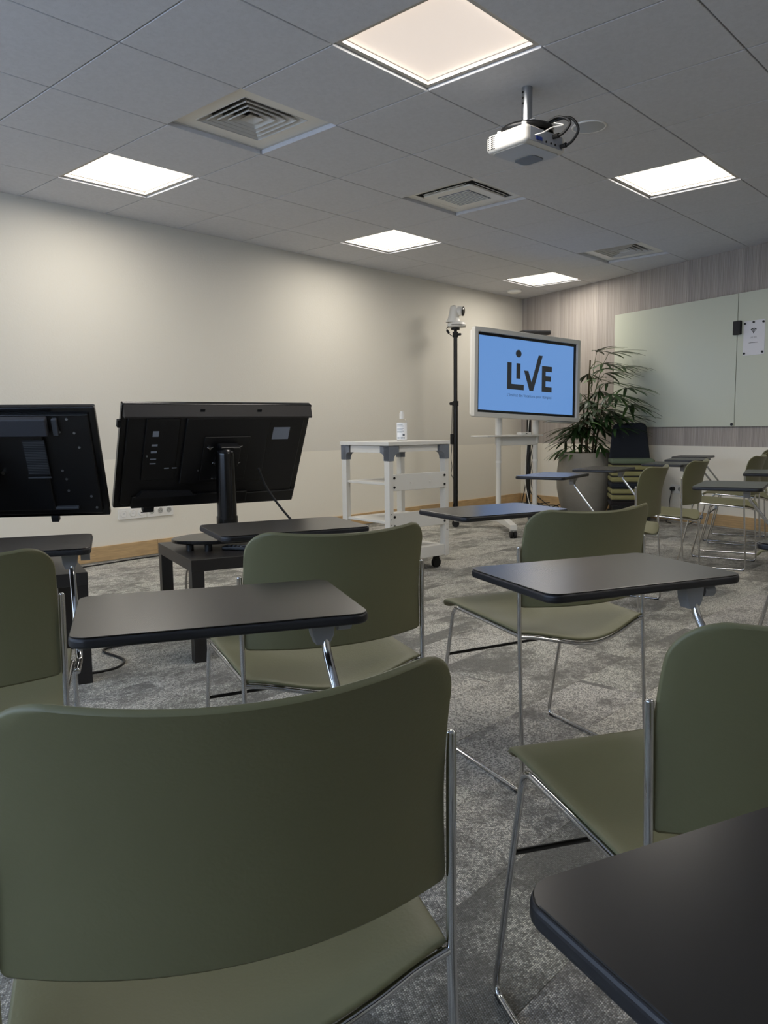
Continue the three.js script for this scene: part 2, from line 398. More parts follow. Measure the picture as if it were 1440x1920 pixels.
// ---------------------------------------------------------------- ceiling fittings
const onBack = (x, y, out = 0) => { const n = V(-Math.sin(BACK), 0, Math.cos(BACK)); return [x + n.x * out, y, zBack(x) + n.z * out]; };
const cellPos = (a, b) => [b * 0.6 + 0.3, H, -a * 0.6 - 0.3];
const diffuserMat = new THREE.MeshStandardMaterial({ color: '#f4f1ea', roughness: 0.6, emissive: new THREE.Color().setRGB(1.0, 0.93, 0.80), emissiveIntensity: 1.35 });
const panelWhere = { '1,0': 'above the monitor stands beside the cream wall', '1,4': 'next to the projector mount', '5,4': 'between the projector and the glass board', '5,0': 'between the cassette unit and the cream wall', '9,0': 'above the standing display near the room corner', '1,8': 'past the end of the second chair row', '-3,0': 'between the windows and the cream wall' };
const diffuserDim = diffuserMat.clone(); diffuserDim.color.set('#d8cfc8'); diffuserDim.emissive.setRGB(1.0, 0.86, 0.75); diffuserDim.emissiveIntensity = 0.62;   // dimming seen from below painted into this diffuser; same lamp as the others
for (const [a, b] of panelCells) {
  const g = thing('ceiling_light_panel', 'lit square recessed ceiling panel ' + panelWhere[a + ',' + b], 'ceiling light', cellPos(a, b), 0, 'recessed ceiling light panels');
  const y = 0.026 + 0.004;
  for (const s of [-1, 1]) {
    mesh('frame_rail', box(0.594, 0.020, 0.022), M.panelFrame, g, [0, y - 0.009, s * 0.286]);
    mesh('frame_rail', box(0.022, 0.020, 0.55), M.panelFrame, g, [s * 0.286, y - 0.009, 0]);
  }
  mesh('diffuser', box(0.562, 0.004, 0.562), a === 1 && b === 4 ? diffuserDim : diffuserMat, g, [0, y + 0.002, 0]);
  mesh('housing', box(0.594, 0.05, 0.594), M.whitePlastic, g, [0, y + 0.03, 0]);
  const light = new THREE.RectAreaLight(PANEL_COLOR, PANEL_POWER * 1.06, 0.535, 0.535);
  light.name = 'panel_glow'; light.position.set(0, y - 0.003, 0); light.rotation.x = -Math.PI / 2; light.castShadow = true;
  g.add(light);
}
// square louvred diffusers
function diffuser(a, b, label) {
  const g = thing('air_diffuser', label, 'air vent', cellPos(a, b), 0, 'square louvred ceiling air vents'), y = 0.024;
  const hole = rrShape(0.594, 0.594, 0.002); hole.holes.push(rrShape(0.40, 0.40, 0.002));
  mesh('face_plate', extrude(hole, 0.004).rotateX(Math.PI / 2), M.whiteSteel, g, [0, y + 0.004, 0]);
  mesh('duct_top', box(0.44, 0.003, 0.44), M.duct, g, [0, y + 0.12, 0]);
  for (let k = 0; k < 4; k++) mesh('duct_side', box(0.44, 0.115, 0.003), M.duct, sub('duct_wall', g, [0, 0, 0], [0, k * Math.PI / 2, 0]), [0, y + 0.062, 0.2185]);
  for (let k = 0; k < 5; k++) {
    const o = 0.395 - k * 0.076, i = o - 0.074, y0 = y + 0.003, y1 = y0 + 0.032;
    if (k === 4) { mesh('cone', new THREE.ConeGeometry(o / 2 * 1.414, 0.036, 4, 1, true).rotateY(Math.PI / 4), M.louvre, g, [0, y0 + 0.018, 0]); break; }
    const P = [], I = [];
    const ring = (s, yy) => [[-s, -s], [s, -s], [s, s], [-s, s]].forEach(([x, z]) => P.push(x / 2, yy, z / 2));
    ring(o, y0 - 0.005); ring(o, y0); ring(i, y1); ring(i + 0.003, y1 + 0.001); ring(o + 0.004, y0 + 0.002); ring(o + 0.004, y0 - 0.005);
    for (let r = 0; r < 6; r++) for (let q = 0; q < 4; q++) { const A = r * 4 + q, B = r * 4 + (q + 1) % 4, C = ((r + 1) % 6) * 4 + q, D = ((r + 1) % 6) * 4 + (q + 1) % 4; I.push(A, B, C, B, D, C); }
    const geo = new THREE.BufferGeometry(); geo.setAttribute('position', new THREE.Float32BufferAttribute(P, 3)); geo.setIndex(I);
    const ng = geo.toNonIndexed(); ng.computeVertexNormals(); ng.setAttribute('uv', new THREE.Float32BufferAttribute(new Array(ng.attributes.position.count * 2).fill(0), 2));
    mesh('louvre', ng, M.louvre, g);
  }
  return g;
}
diffuser(1, 2, 'square louvred air vent between the two monitors light panel and the big panel');
diffuser(8, 2, 'square louvred air vent close to the striped wall');
// cassette air conditioner
{
  const g = thing('cassette_air_conditioner', 'white four-way cassette air conditioner with perforated grille', 'air conditioner', cellPos(4, 2)), y = 0.022;
  const rim = rrShape(0.594, 0.594, 0.004); rim.holes.push(rrShape(0.47, 0.47, 0.004));
  mesh('rim', extrude(rim, 0.006, 0.001).rotateX(Math.PI / 2), M.whiteSteel, g, [0, y + 0.003, 0]);
  mesh('throat_top', box(0.52, 0.003, 0.52), M.duct, g, [0, y + 0.12, 0]);
  for (let k = 0; k < 4; k++) mesh('throat_side', box(0.52, 0.115, 0.003), M.duct, sub('throat_wall', g, [0, 0, 0], [0, k * Math.PI / 2, 0]), [0, y + 0.062, 0.2585]);
  mesh('centre_panel', plate(0.40, 0.40, 0.012, 0.02), M.whiteSteel, g, [0, y - 0.018, 0]);
  const gr = mesh('grille', plate(0.26, 0.26, 0.004, 0.006), M.greyPlastic, g, [0, y - 0.021, 0]);
  for (let i = 0; i < 12; i++) mesh('grille_slat', box(0.25, 0.003, 0.006), M.whiteSteel, gr, [0, -0.001, -0.12 + i * 0.0218]);
  for (let k = 0; k < 4; k++) { const f = sub('flap', g, [0, y, 0], [0, k * Math.PI / 2, 0]); mesh('blade', rbox(0.33, 0.004, 0.034, 0.002, 1), M.whiteSteel, f, [0, k < 2 ? -0.008 : 0.012, 0.222], [k < 2 ? 0.5 : -0.5, 0, 0]); }
}
// round ceiling speaker and wireless access point
{
  const g = thing('ceiling_speaker', 'round flush ceiling speaker beside the projector', 'speaker', [2.73, H, -2.115]);
  mesh('ring', new THREE.TorusGeometry(0.083, 0.006, 8, 40).rotateX(Math.PI / 2), M.whitePlastic, g, [0, -0.001, 0]);
  mesh('grille', cyl(0.08, 0.08, 0.006, 40), M.greyFrame, g, [0, -0.002, 0]);
  const a = thing('access_point', 'small round white access point under the ceiling near the room corner', 'access point', [-0.25, H, -6.02]);
  mesh('dome', new THREE.LatheGeometry([[0.0001, -0.034], [0.05, -0.032], [0.075, -0.024], [0.082, -0.010], [0.08, 0]].map(([x, y]) => new THREE.Vector2(x, y)), 40), M.whitePlastic, a);
  mesh('base_ring', cyl(0.07, 0.07, 0.004, 32), M.greyPlastic, a, [0, -0.002, 0]);
}
// projector on its ceiling pole
{
  const g = thing('ceiling_projector', 'white projector hanging from a steel pole under the ceiling', 'projector', [2.75, H, -1.49], -0.12);
  const pole = mesh('pole', cyl(0.024, 0.024, 0.15, 28), M.steel, g, [0, -0.075, 0]);
  for (let k = 0; k < 3; k++) mesh('pole_hole_shade', cyl(0.005, 0.005, 0.003, 12).rotateX(Math.PI / 2), M.holeShade, pole, [-0.005, 0.05 - k * 0.024, 0.0236]);  // dark discs on the pole paint the shade of its holes
  mesh('lower_tube', cyl(0.021, 0.021, 0.05, 28), M.steel, g, [0, -0.165, 0]);
  mesh('clamp_screw', rod([V(0.018, -0.148, 0.01), V(0.055, -0.152, 0.01)], 0.003), M.steel, g);
  mesh('mount_plate', new THREE.LatheGeometry([[0.0001, 0], [0.118, -0.004], [0.124, -0.016], [0.120, -0.034], [0.105, -0.028], [0.0001, -0.012]].map(([x, y]) => new THREE.Vector2(x, y)), 40), M.blackSatin, g, [0.0, -0.178, 0]);
  const body = sub('body', g, [-0.005, -0.252, 0.0]);
  mesh('case', rbox(0.235, 0.082, 0.29, 0.022, 4), M.projectorCase, body);
  mesh('underside', plate(0.20, 0.255, 0.004, 0.03), M.greyFrame, body, [0, -0.0435, 0]);
  mesh('lens_recess', plate(0.12, 0.10, 0.004, 0.03), M.greyPlastic, body, [-0.03, -0.0465, -0.06]);
  for (let i = 0; i < 5; i++) for (let j = 0; j < 7; j++) mesh('vent_hole_shade', box(0.0045, 0.005, 0.002), M.holeShade, body, [-0.098 + i * 0.0085, 0.026 - j * 0.0085, 0.1447]);  // dark blocks on the case paint the shaded vent openings
  mesh('connector_panel', box(0.002, 0.058, 0.23), M.sticker, body, [0.1172, 0.0, 0]);
  mesh('video_socket', box(0.006, 0.014, 0.04), M.bluePlug, body, [0.119, -0.012, 0.055]);
  for (const z of [0.005, -0.03, -0.06]) mesh('socket', cyl(0.0045, 0.0045, 0.005, 12).rotateZ(Math.PI / 2), M.holeShade, body, [0.119, -0.016, z]);
  for (const [x, z] of [[0.08, 0.11], [-0.07, 0.1]]) mesh('knob', cyl(0.012, 0.012, 0.022, 20), M.whitePlastic, body, [x, 0.046, z]);
  mesh('power_lead', rod(smooth([V(0.12, 0.015, -0.045), V(0.17, 0.02, -0.05), V(0.20, 0.06, -0.06), V(0.15, 0.092, -0.04), V(0.08, 0.072, -0.02)]), 0.006), M.cable, body);
  mesh('video_lead', rod(smooth([V(0.12, -0.015, -0.10), V(0.17, -0.01, -0.105), V(0.215, 0.035, -0.10), V(0.19, 0.085, -0.075), V(0.09, 0.078, -0.03)]), 0.006), M.cable, body);
  mesh('white_lead', rod(smooth([V(0.12, -0.004, 0.085), V(0.15, 0.0, 0.07), V(0.17, 0.025, 0.03), V(0.20, 0.036, -0.01), V(0.15, 0.06, -0.01)]), 0.0028), M.whitePlastic, body);
  mesh('plug', cyl(0.009, 0.011, 0.03, 14).rotateZ(Math.PI / 2), M.rubber, body, [0.135, 0.015, -0.045]);
  mesh('plug', cyl(0.009, 0.011, 0.03, 14).rotateZ(Math.PI / 2), M.rubber, body, [0.135, -0.015, -0.10]);
}

// ---------------------------------------------------------------- wall fittings
// two glass writing boards
const boardTurn = -BACK;
function glassBoard(xa, xb, label, first) {
  const len = (xb - xa) / Math.cos(BACK);
  const g = thing('glass_board', label, 'whiteboard', onBack((xa + xb) / 2, 0.93, 0.012), boardTurn, 'glass writing boards on the far wall');
  mesh('pane', rbox(len, 1.172, 0.008, 0.001, 1), M.glassBoard, g, [0, 0.586, 0.004]);
  for (const [x, y] of [[-1, 0], [1, 0]].slice(first ? 1 : 0, first ? 2 : 0)) mesh('standoff', cyl(0.013, 0.013, 0.03, 20).rotateX(Math.PI / 2), M.blackSatin, g, [x * (len / 2 - 0.02), y ? 1.152 : 0.02, 0.0]);
  return g;
}
glassBoard(0.935, 2.337, 'pale green glass writing board nearest the potted palm', true);
glassBoard(2.343, 3.745, 'pale green glass writing board carrying the wifi notice');
{
  const p = onBack(2.5, 1.7, 0.0215);
  const art = canvasTex(420, 594, (c, w, h) => {
    c.fillStyle = '#dcdce0'; c.fillRect(0, 0, w, h);
    c.strokeStyle = c.fillStyle = '#101010'; c.lineCap = 'butt';
    const cx = 200, cy = 212;
    [[74, 17], [50, 16], [27, 15]].forEach(([r, l]) => { c.lineWidth = l; c.beginPath(); c.arc(cx, cy, r, -Math.PI * 0.76, -Math.PI * 0.24); c.stroke(); });
    c.beginPath(); c.arc(cx, cy - 3, 11, 0, 7); c.fill();
    c.fillStyle = '#4a4a4e'; c.textAlign = 'center'; c.font = '30px sans-serif'; c.fillText('LIVE WIFI', 200, 300);
    [[112, 20], [136, 34], [174, 24], [202, 40], [246, 22], [272, 16]].forEach(([x, l]) => c.fillRect(x, 376, l, 9));   // a line too blurred to read
  });
  const sheetMat = new THREE.MeshStandardMaterial({ map: art, roughness: 0.75 });
  const g = thing('wifi_notice', 'white paper notice with a black wifi symbol on glass board', 'notice', p, boardTurn);
  mesh('paper', box(0.21, 0.297, 0.0012), sheetMat, g);
  const t = V(Math.cos(BACK), 0, Math.sin(BACK));
  for (const [u, v, w] of [[-0.09, 0.128, 'upper corner near the black pen box'], [-0.005, 0.134, 'middle of the top edge'], [0.09, 0.128, 'upper corner away from the black pen box'], [-0.09, -0.13, 'lower corner near the black pen box'], [0.088, -0.128, 'lower corner away from the black pen box']])
    tag(mesh('magnet', cyl(0.0095, 0.0095, 0.007, 20).rotateX(Math.PI / 2), M.blackSatin, null, [p[0] + t.x * u - 0.0015, p[1] + v, p[2] + t.z * u + 0.004], [0, boardTurn, 0]), 'black round magnet at wifi notice, ' + w, 'magnet', 'round magnets holding the wifi notice');
  const e = thing('pen_box', 'black magnetic pen box on the seam between glass boards', 'pen box', onBack(2.35, 1.74, 0.0205), boardTurn);
  mesh('case', rbox(0.074, 0.118, 0.03, 0.004), M.blackMatt, e, [0, 0.059, 0.0155]);
  mesh('lip', box(0.066, 0.004, 0.024), M.blackGloss, e, [0, 0.1185, 0.0155]);
}
// sockets on the left wall
function socketPlate(name, label, pos, turn, kinds, group) {
  const g = thing(name, label, 'socket', pos, turn, group), n = kinds.length, w = n * 0.0745 + 0.008;
  mesh('plate', rbox(w, 0.086, 0.009, 0.003), M.whitePlastic, g, [0, 0, 0.0046]);
  kinds.forEach((k, i) => {
    const s = sub('socket_insert', g, [(i - (n - 1) / 2) * 0.0745, 0, 0.009]);
    mesh('ring', new THREE.TorusGeometry(0.025, 0.0022, 8, 32), M.whitePlastic, s, [0, 0, 0.001]);
    if (k === 'power') { mesh('well', cyl(0.0215, 0.0215, 0.002, 28).rotateX(Math.PI / 2), M.greyFrame, s, [0, 0, 0.0004]); for (const x of [-0.0095, 0.0095]) mesh('pin_hole_shade', cyl(0.0027, 0.0027, 0.002, 10).rotateX(Math.PI / 2), M.holeShade, s, [x, -0.002, 0.001]); mesh('earth_pin', cyl(0.0024, 0.0024, 0.008, 10).rotateX(Math.PI / 2), M.chrome, s, [0, 0.009, 0.004]); }
    else { mesh('cover', cyl(0.0225, 0.0225, 0.003, 28).rotateX(Math.PI / 2), M.whitePlastic, s, [0, 0, 0.001]); mesh('slot', box(k === 'data' ? 0.02 : 0.016, k === 'data' ? 0.006 : 0.0022, 0.001), k === 'data' ? M.holeShade : M.greyPlastic, s, [0, 0, 0.0028]); }
  });
  return g;
}
socketPlate('wall_socket_plate', 'white triple wall plate with round blank covers and data port', [XL, 0.341, -1.304], Math.PI / 2, ['data', 'blank', 'blank'].reverse(), 'triple wall plates below the monitor');
socketPlate('wall_socket_plate', 'white triple wall plate with three round power sockets', [XL, 0.341, -1.538], Math.PI / 2, ['power', 'power', 'power'], 'triple wall plates below the monitor');
socketPlate('wall_socket_plate', 'white double wall socket under the striped wallpaper', onBack(1.745, 0.325, 0), boardTurn, ['power', 'power']);
{
  const p = onBack(1.712, 0.327, 0.012);
  const g = thing('power_plug', 'black round power plug with cord in far wall socket', 'plug', p, boardTurn);
  mesh('head', cyl(0.019, 0.021, 0.034, 22).rotateX(Math.PI / 2), M.rubber, g, [0, 0, 0.018]);
  mesh('cord', rod(smooth([V(0, -0.015, 0.026), V(-0.003, -0.05, 0.028), V(-0.016, -0.11, 0.03), V(-0.018, -0.2, 0.035), V(-0.02, -0.29, 0.045), V(0.0, -0.318, 0.09), V(0.12, -0.32, 0.16)]), 0.0038), M.cable, g);
}

// ---------------------------------------------------------------- tablet chairs
const CH = {};
{
  const L = (f, y, s) => V(s, y, -f);                      // forward, up, right
  const Wd = 0.2142, R = 0.0056;
  const side = (q) => bent([L(0.026, 0.650, q * (Wd + 0.002)), L(0.022, 0.42, q * Wd), L(0.0, R, q * (Wd + 0.003)), L(0.431, R, q * (Wd + 0.003)), L(0.336, 0.436, q * Wd), L(0.026, 0.415, q * (Wd - 0.010))], 0.028, 7);
  CH.sideL = rod(side(-1), R, 10); CH.sideR = rod(side(1), R, 10);
  CH.rear = rod(smooth([L(0.022, 0.417, -Wd + 0.003), L(0.012, 0.412, -0.17), L(-0.004, 0.402, -0.12), L(-0.018, 0.388, -0.05), L(-0.021, 0.384, 0), L(-0.018, 0.388, 0.05), L(-0.004, 0.402, 0.12), L(0.012, 0.412, 0.17), L(0.022, 0.417, Wd - 0.003)], 50), 0.005, 10);
  CH.front = rod([L(0.369, 0.284, -Wd + 0.002), L(0.369, 0.284, Wd - 0.002)], 0.0046, 10);
  CH.back = sheet((u, v) => {
    const Wp = 0.2056, top = 0.752, bot = 0.497, Rc = 0.052, d = (1 - v) / 2 * (top - bot), Rb = 0.006, db = (1 + v) / 2 * (top - bot);
    let w = Wp;
    if (d < Rc) w = Wp - Rc + Math.sqrt(Math.max(0, Rc * Rc - (Rc - d) * (Rc - d)));
    if (db < Rb) w = Wp - Rb + Math.sqrt(Math.max(0, Rb * Rb - (Rb - db) * (Rb - db)));
    const s = u * w, k = 1 - (s / Wp) * (s / Wp);
    const y = bot - 0.002 * k + (v + 1) / 2 * (top - bot) - (v + 1) / 2 * 0.012 * k;
    const h = (y - bot) / (top - bot);
    const f = 0.026 + 0.006 * Math.sin(h * 2.2) - 0.062 * Math.pow(Math.max(0, h - 0.25), 1.8) - (0.054 + 0.012 * h) * k;
    return L(f, y, s);
  }, 28, 40, 0.0085, (v) => { const t = (v + 1) / 2; return -1 + 2 * (0.5 - 0.5 * Math.cos(Math.PI * t)); });
  CH.seat = sheet((u, v) => {
    const Ws = 0.206, f0 = 0.024, f1 = 0.424, Rc = 0.03;
    const t = (v + 1) / 2, d = (1 - t) * (f1 - f0);
    const w = d < Rc ? Ws - Rc + Math.sqrt(Math.max(0, Rc * Rc - (Rc - d) * (Rc - d))) : Ws;
    const s = u * w, k = 1 - (s / Ws) * (s / Ws);
    const f = f0 + t * (f1 - f0) - (1 - t) * (1 - t) * 0.042 * k;
    const rim = 0.4265 + 0.0195 * t, dip = 0.026 * k * k * (1 - t) * (1 - t) * 1.2 + 0.014 * k * Math.sin(Math.PI * Math.min(1, t * 1.15));
    const lip = Math.pow(Math.max(0, t - 0.78) / 0.22, 2) * 0.006 + Math.pow(Math.max(0, t - 0.92) / 0.08, 2) * 0.023;
    return L(f, rim - dip - lip, s);
  }, 24, 34, 0.0085, (v) => { const t = (v + 1) / 2; return -1 + 2 * (0.2 * t + 0.8 * (1 - Math.pow(1 - t, 2))); });
  CH.glide = rbox(0.012, 0.006, 0.024, 0.0025, 2);
  CH.glides = [[0.02, -1], [0.02, 1], [0.41, -1], [0.41, 1]].map(([f, q]) => L(f, 0.003, q * (Wd + 0.003)));
  CH.clip = rbox(0.022, 0.028, 0.02, 0.004, 2); CH.clipAt = L(0.362, 0.295, Wd - 0.018);
  CH.arm = rod(bent([L(0.255, 0.430, Wd + 0.011), L(0.355, 0.430, Wd + 0.013), L(0.495, 0.612, Wd), L(0.503, 0.655, Wd)], 0.035, 8), 0.0075, 12);
  const br = poly([[-0.026, 0.03], [0.026, 0.03], [0.021, -0.01], [0.012, -0.028], [-0.014, -0.028], [-0.022, -0.008]]);
  CH.bracket = extrude(br, 0.034, 0.003).translate(0, 0, -0.017).scale(0.8, 0.8, 0.85).translate(0, 0.006, 0);
  CH.bracketAt = L(0.505, 0.636, Wd - 0.004);
  CH.knob = cyl(0.012, 0.012, 0.022, 18).rotateZ(Math.PI / 2); CH.knobAt = L(0.505, 0.65, Wd + 0.032);
  const sh = rrShape(0.425, 0.285, 0.026);
  CH.tabletTop = extrude(rrShape(0.4215, 0.2815, 0.0245), 0.0022, 0.0006, 8, 1).rotateX(-Math.PI / 2).translate(0, 0.0061, 0);
  CH.tabletCore = extrude(sh, 0.0155, 0.005, 8, 4).rotateX(-Math.PI / 2).translate(0, -0.0085, 0);
}
function tabletChair(x, z, deg, label, o = {}) {
  const th = deg * Math.PI / 180, phi = Math.atan2(-Math.cos(th), -Math.sin(th));
  const g = thing('tablet_chair', label, 'chair', [x, 0, z], phi, 'olive tablet chairs');
  mesh('seat', CH.seat, M.olive, g); mesh('backrest', CH.back, M.olive, g);
  mesh('side_frame', CH.sideL, M.chrome, g); mesh('side_frame', CH.sideR, M.chrome, g);
  mesh('rear_rail', CH.rear, M.chrome, g); mesh('front_rail', CH.front, M.blackSatin, g);
  for (const p of CH.glides) mesh('glide', CH.glide, M.rubber, g, [p.x, p.y, p.z]);
  mesh('link_clip', CH.clip, M.steel, g, [CH.clipAt.x, CH.clipAt.y, CH.clipAt.z]);
  mesh('tablet_arm', CH.arm, M.chrome, g);
  const b = mesh('tablet_bracket', CH.bracket, M.brushed, g, [CH.bracketAt.x, CH.bracketAt.y, CH.bracketAt.z]);
  mesh('pivot_knob', CH.knob, M.brushed, b, [CH.knobAt.x - CH.bracketAt.x, CH.knobAt.y - CH.bracketAt.y, CH.knobAt.z - CH.bracketAt.z]);
  const t = sub('writing_tablet', g, [(o.s ?? 0.06), 0.676, -(o.f ?? 0.565)], [0, (o.rot ?? 0) * Math.PI / 180, 0]);
  mesh('core', CH.tabletCore, M.laminateEdge, t); mesh('laminate_top', CH.tabletTop, M.laminate, t);
  return g;
}
tabletChair(4.234, 1.327, -152.1, 'olive tablet chair standing behind the chair at the remote control table', { rot: -1.5, f: 0.56, s: 0.055 });
tabletChair(4.56, 0.735, -148.9, 'olive tablet chair behind the chair that points at the white trolley', { rot: 6, f: 0.582, s: 0.07 });
tabletChair(3.576, 0.56, -157.9, 'olive tablet chair directly behind the black table with the remote control', { rot: 0 });
tabletChair(3.803, -0.147, -159.6, 'olive tablet chair whose tablet points at the white trolley', { rot: 1.5, f: 0.566, s: 0.085 });
tabletChair(3.255, 1.269, -151.6, 'olive tablet chair behind the black table without a remote control', { rot: 0, f: 0.534, s: 0.05 });
tabletChair(5.25, 1.48, -158, 'olive tablet chair of the rearmost row, only its dark tablet showing', {});
tabletChair(4.92, -0.144, -165, 'olive tablet chair past the end of the second row, tablet tip showing', {});
tabletChair(3.087, -2.185, 171, 'olive tablet chair with its tablet in front of the grey planter', {});
tabletChair(3.021, -2.932, 171.4, 'olive tablet chair with its tablet in front of the stacked seats', {});
tabletChair(3.097, -3.768, 171.2, 'olive tablet chair in front of the birch skirting, tablet above the wall socket', {});
tabletChair(2.952, -4.509, 167.9, 'olive tablet chair next to the one closest to the striped wall', {});
tabletChair(2.786, -5.053, 168.9, 'olive tablet chair closest to the striped wall', {});
tabletChair(4.14, -1.93, 167.5, 'olive tablet chair of the nearer row whose tablet crosses two chair seats', { s: 0.16 });
tabletChair(3.98, -3.12, 165.6, 'olive tablet chair of the nearer row, tablet before the farthest backrests', {});

// ---------------------------------------------------------------- black side tables with tilted monitors
const TABLE_TURN = Math.atan2(0.945, 0.325);               // local x runs along (0.325, -0.945)
function sideTable(x, z, label) {
  const g = thing('side_table', label, 'table', [x, 0, z], TABLE_TURN, 'black square side tables'), h = 0.43, a = 0.59;
  mesh('top', rbox(a, 0.05, a, 0.002, 1), M.tableBlack, g, [0, h - 0.025, 0]);
  for (const sx of [-1, 1]) for (const sz of [-1, 1]) mesh('leg', rbox(0.052, h - 0.05, 0.052, 0.0015, 1), M.tableBlack, g, [sx * (a / 2 - 0.027), (h - 0.05) / 2, sz * (a / 2 - 0.027)]);
  return g;
}
sideTable(1.90, -0.43, 'black square side table carrying a monitor and a remote control');
sideTable(1.62, 0.525, 'black square side table under the monitor with perforated vents');

function monitor(px, pz, cx, cy, cz, yaw, tilt, kind, label) {
  const g = thing('standing_monitor', label, 'monitor', [px, 0.43, pz], TABLE_TURN, 'tilted monitors on low stands');
  const q = (v) => g.worldToLocal(v);
  g.updateMatrixWorld(true);
  // stand
  const bs = mesh('base_plate', new THREE.ExtrudeGeometry((() => { const s = new THREE.Shape(); s.absellipse(0, 0, 0.25, 0.155, 0, Math.PI * 2, false, 0); return s; })(), { depth: 0.01, bevelEnabled: true, bevelThickness: 0.003, bevelSize: 0.004, bevelSegments: 2, curveSegments: 32 }).rotateX(-Math.PI / 2), M.blackGloss, g, [0, 0.034, 0]);
  for (const [x, z] of [[-0.19, 0.055], [-0.12, 0.1], [0.19, 0.055], [0.12, 0.1], [-0.16, -0.06], [0.16, -0.06]]) mesh('foot', cyl(0.017, 0.017, 0.034, 18), M.blackSatin, bs, [x, -0.017, z]);
  const pole = mesh('pole', new THREE.LatheGeometry([[0.0001, 0], [0.048, 0], [0.048, 0.09], [0.044, 0.095], [0.044, 0.37], [0.038, 0.40], [0.0001, 0.402]].map(([x, y]) => new THREE.Vector2(x, y)), 36), M.blackGloss, g, [0, 0.044, 0]);
  mesh('pole_seam', box(0.004, 0.26, 0.003), M.blackSatin, pole, [0.012, 0.23, 0.0435]);
  const c = q(V(cx, cy, cz));
  const W = 0.89, Hh = 0.507;
  const t = sub('display', g, [c.x, c.y, c.z]);
  t.rotation.set(tilt, yaw - TABLE_TURN, 0, 'YXZ');
  const P = 0.006;                                         // seen from the rear: +z is the back
  mesh('bezel', rbox(W, Hh, 0.03, 0.006), M.blackGloss, t, [0, 0, -0.006]);
  mesh('glass', box(W - 0.02, Hh - 0.02, 0.002), M.blackGloss, t, [0, 0, -0.0215]);
  if (kind === 'a') {
    const ch = (w, h, d, x, y, z, m = M.blackSatin) => mesh('back_shell', rbox(w, h, d, 0.006), m, t, [x, y, z]);
    const top = mesh('top_flange', extrude(poly([[0, 0], [0.034, -0.042], [0.034, -0.05], [0.0, -0.054]]), W - 0.012).rotateY(-Math.PI / 2), M.flangeLit, t, [(W - 0.012) / 2, Hh / 2 - 0.002, 0.007]);
    ch(W - 0.06, Hh - 0.07, 0.022, -0.005, -0.01, 0.014);
    mesh('centre_housing', rbox(0.40, 0.33, 0.02, 0.006), M.blackSatin, t, [0.03, 0.035, 0.03]);
    mesh('port_housing', rbox(0.15, 0.30, 0.018, 0.005), M.blackSatin, t, [-0.27, 0.045, 0.027]);
    mesh('lower_housing', rbox(0.55, 0.06, 0.030, 0.006), M.blackSatin, t, [-0.10, -0.216, 0.022]);
    mesh('lower_housing', rbox(0.34, 0.06, 0.026, 0.006), M.blackSatin, t, [0.26, -0.228, 0.02]);
    mesh('ledge', extrude(poly([[0, 0], [0.27, 0], [0.25, 0.02], [0.025, 0.03]]), 0.02).translate(0, 0, 0), M.blackMatt, t, [-0.36, -0.19, 0.024]);
    mesh('rating_label', box(0.085, 0.062, 0.001), M.sticker, t, [0.30, 0.115, 0.0256]);
    [[0.185, 0.026], [0.13, 0.009], [0.097, 0.009], [0.062, 0.005], [0.04, 0.005]].forEach(([y, h]) => mesh('port_label', box(0.026, h, 0.001), M.sticker, t, [-0.30, y - 0.06, 0.0365]));
    for (const x of [-0.235, -0.20, -0.135]) mesh('port_label', box(0.022, 0.005, 0.001), M.sticker, t, [x, -0.045, 0.0365]);
    for (const x of [-0.10, 0.17]) mesh('hook_slot_shade', box(0.02, 0.012, 0.004), M.holeShade, t, [x, Hh / 2 - 0.022, 0.026]);
    mesh('side_key_pod', rbox(0.018, 0.034, 0.02, 0.003), M.blackMatt, t, [-W / 2 - 0.004, 0.16, 0.0]);
    mesh('receiver_pod', rbox(0.05, 0.03, 0.03, 0.004), M.blackMatt, t, [-0.29, -Hh / 2 - 0.01, 0.01]);
    mesh('wall_mount_plate', rbox(0.22, 0.22, 0.006, 0.003), M.blackSatin, t, [0.03, 0.0, 0.043]);
    mesh('hinge', rbox(0.10, 0.10, 0.05, 0.008), M.blackSatin, t, [0.03, 0.03, 0.068]);
    for (const [x, y] of [[-0.055, 0.06], [-0.02, -0.02], [-0.015, -0.10], [0.085, 0.065], [0.088, -0.02]]) {
      const n = mesh('wing_nut', cyl(0.006, 0.008, 0.014, 14).rotateX(Math.PI / 2), M.chrome, t, [x, y, 0.055]);
      for (const s of [-1, 1]) mesh('wing', rbox(0.012, 0.005, 0.003, 0.0015, 1), M.chrome, n, [s * 0.009, 0.003, 0.004], [0, 0, s * 0.5]);
    }
    for (const [x, y] of [[-0.06, 0.10], [0.12, 0.10], [-0.33, 0.02], [-0.09, -0.06]]) mesh('screw', cyl(0.0045, 0.0045, 0.003, 12).rotateX(Math.PI / 2), M.steel, t, [x, y, 0.041]);
  } else {
    mesh('back_shell', rbox(W - 0.05, Hh - 0.05, 0.024, 0.004), M.blackSatin, t, [0, 0, 0.014]);
    mesh('centre_housing', rbox(0.54, 0.40, 0.026, 0.005), M.blackSatin, t, [-0.03, 0.0, 0.03]);
    const bar = mesh('sound_bar', rbox(0.50, 0.075, 0.035, 0.006), M.soundBar, t, [0.02, 0.19, 0.048]);
    mesh('bar_end', rbox(0.02, 0.07, 0.02, 0.003), M.meshGrey, bar, [0.275, -0.008, -0.012]);
    mesh('cable_cover', rbox(0.17, 0.10, 0.03, 0.006), M.blackMatt, t, [-0.02, 0.165, 0.07]);
    const vent = mesh('vent_panel', rbox(0.085, 0.155, 0.004, 0.001, 1), M.blackMatt, t, [0.205, 0.05, 0.044]);
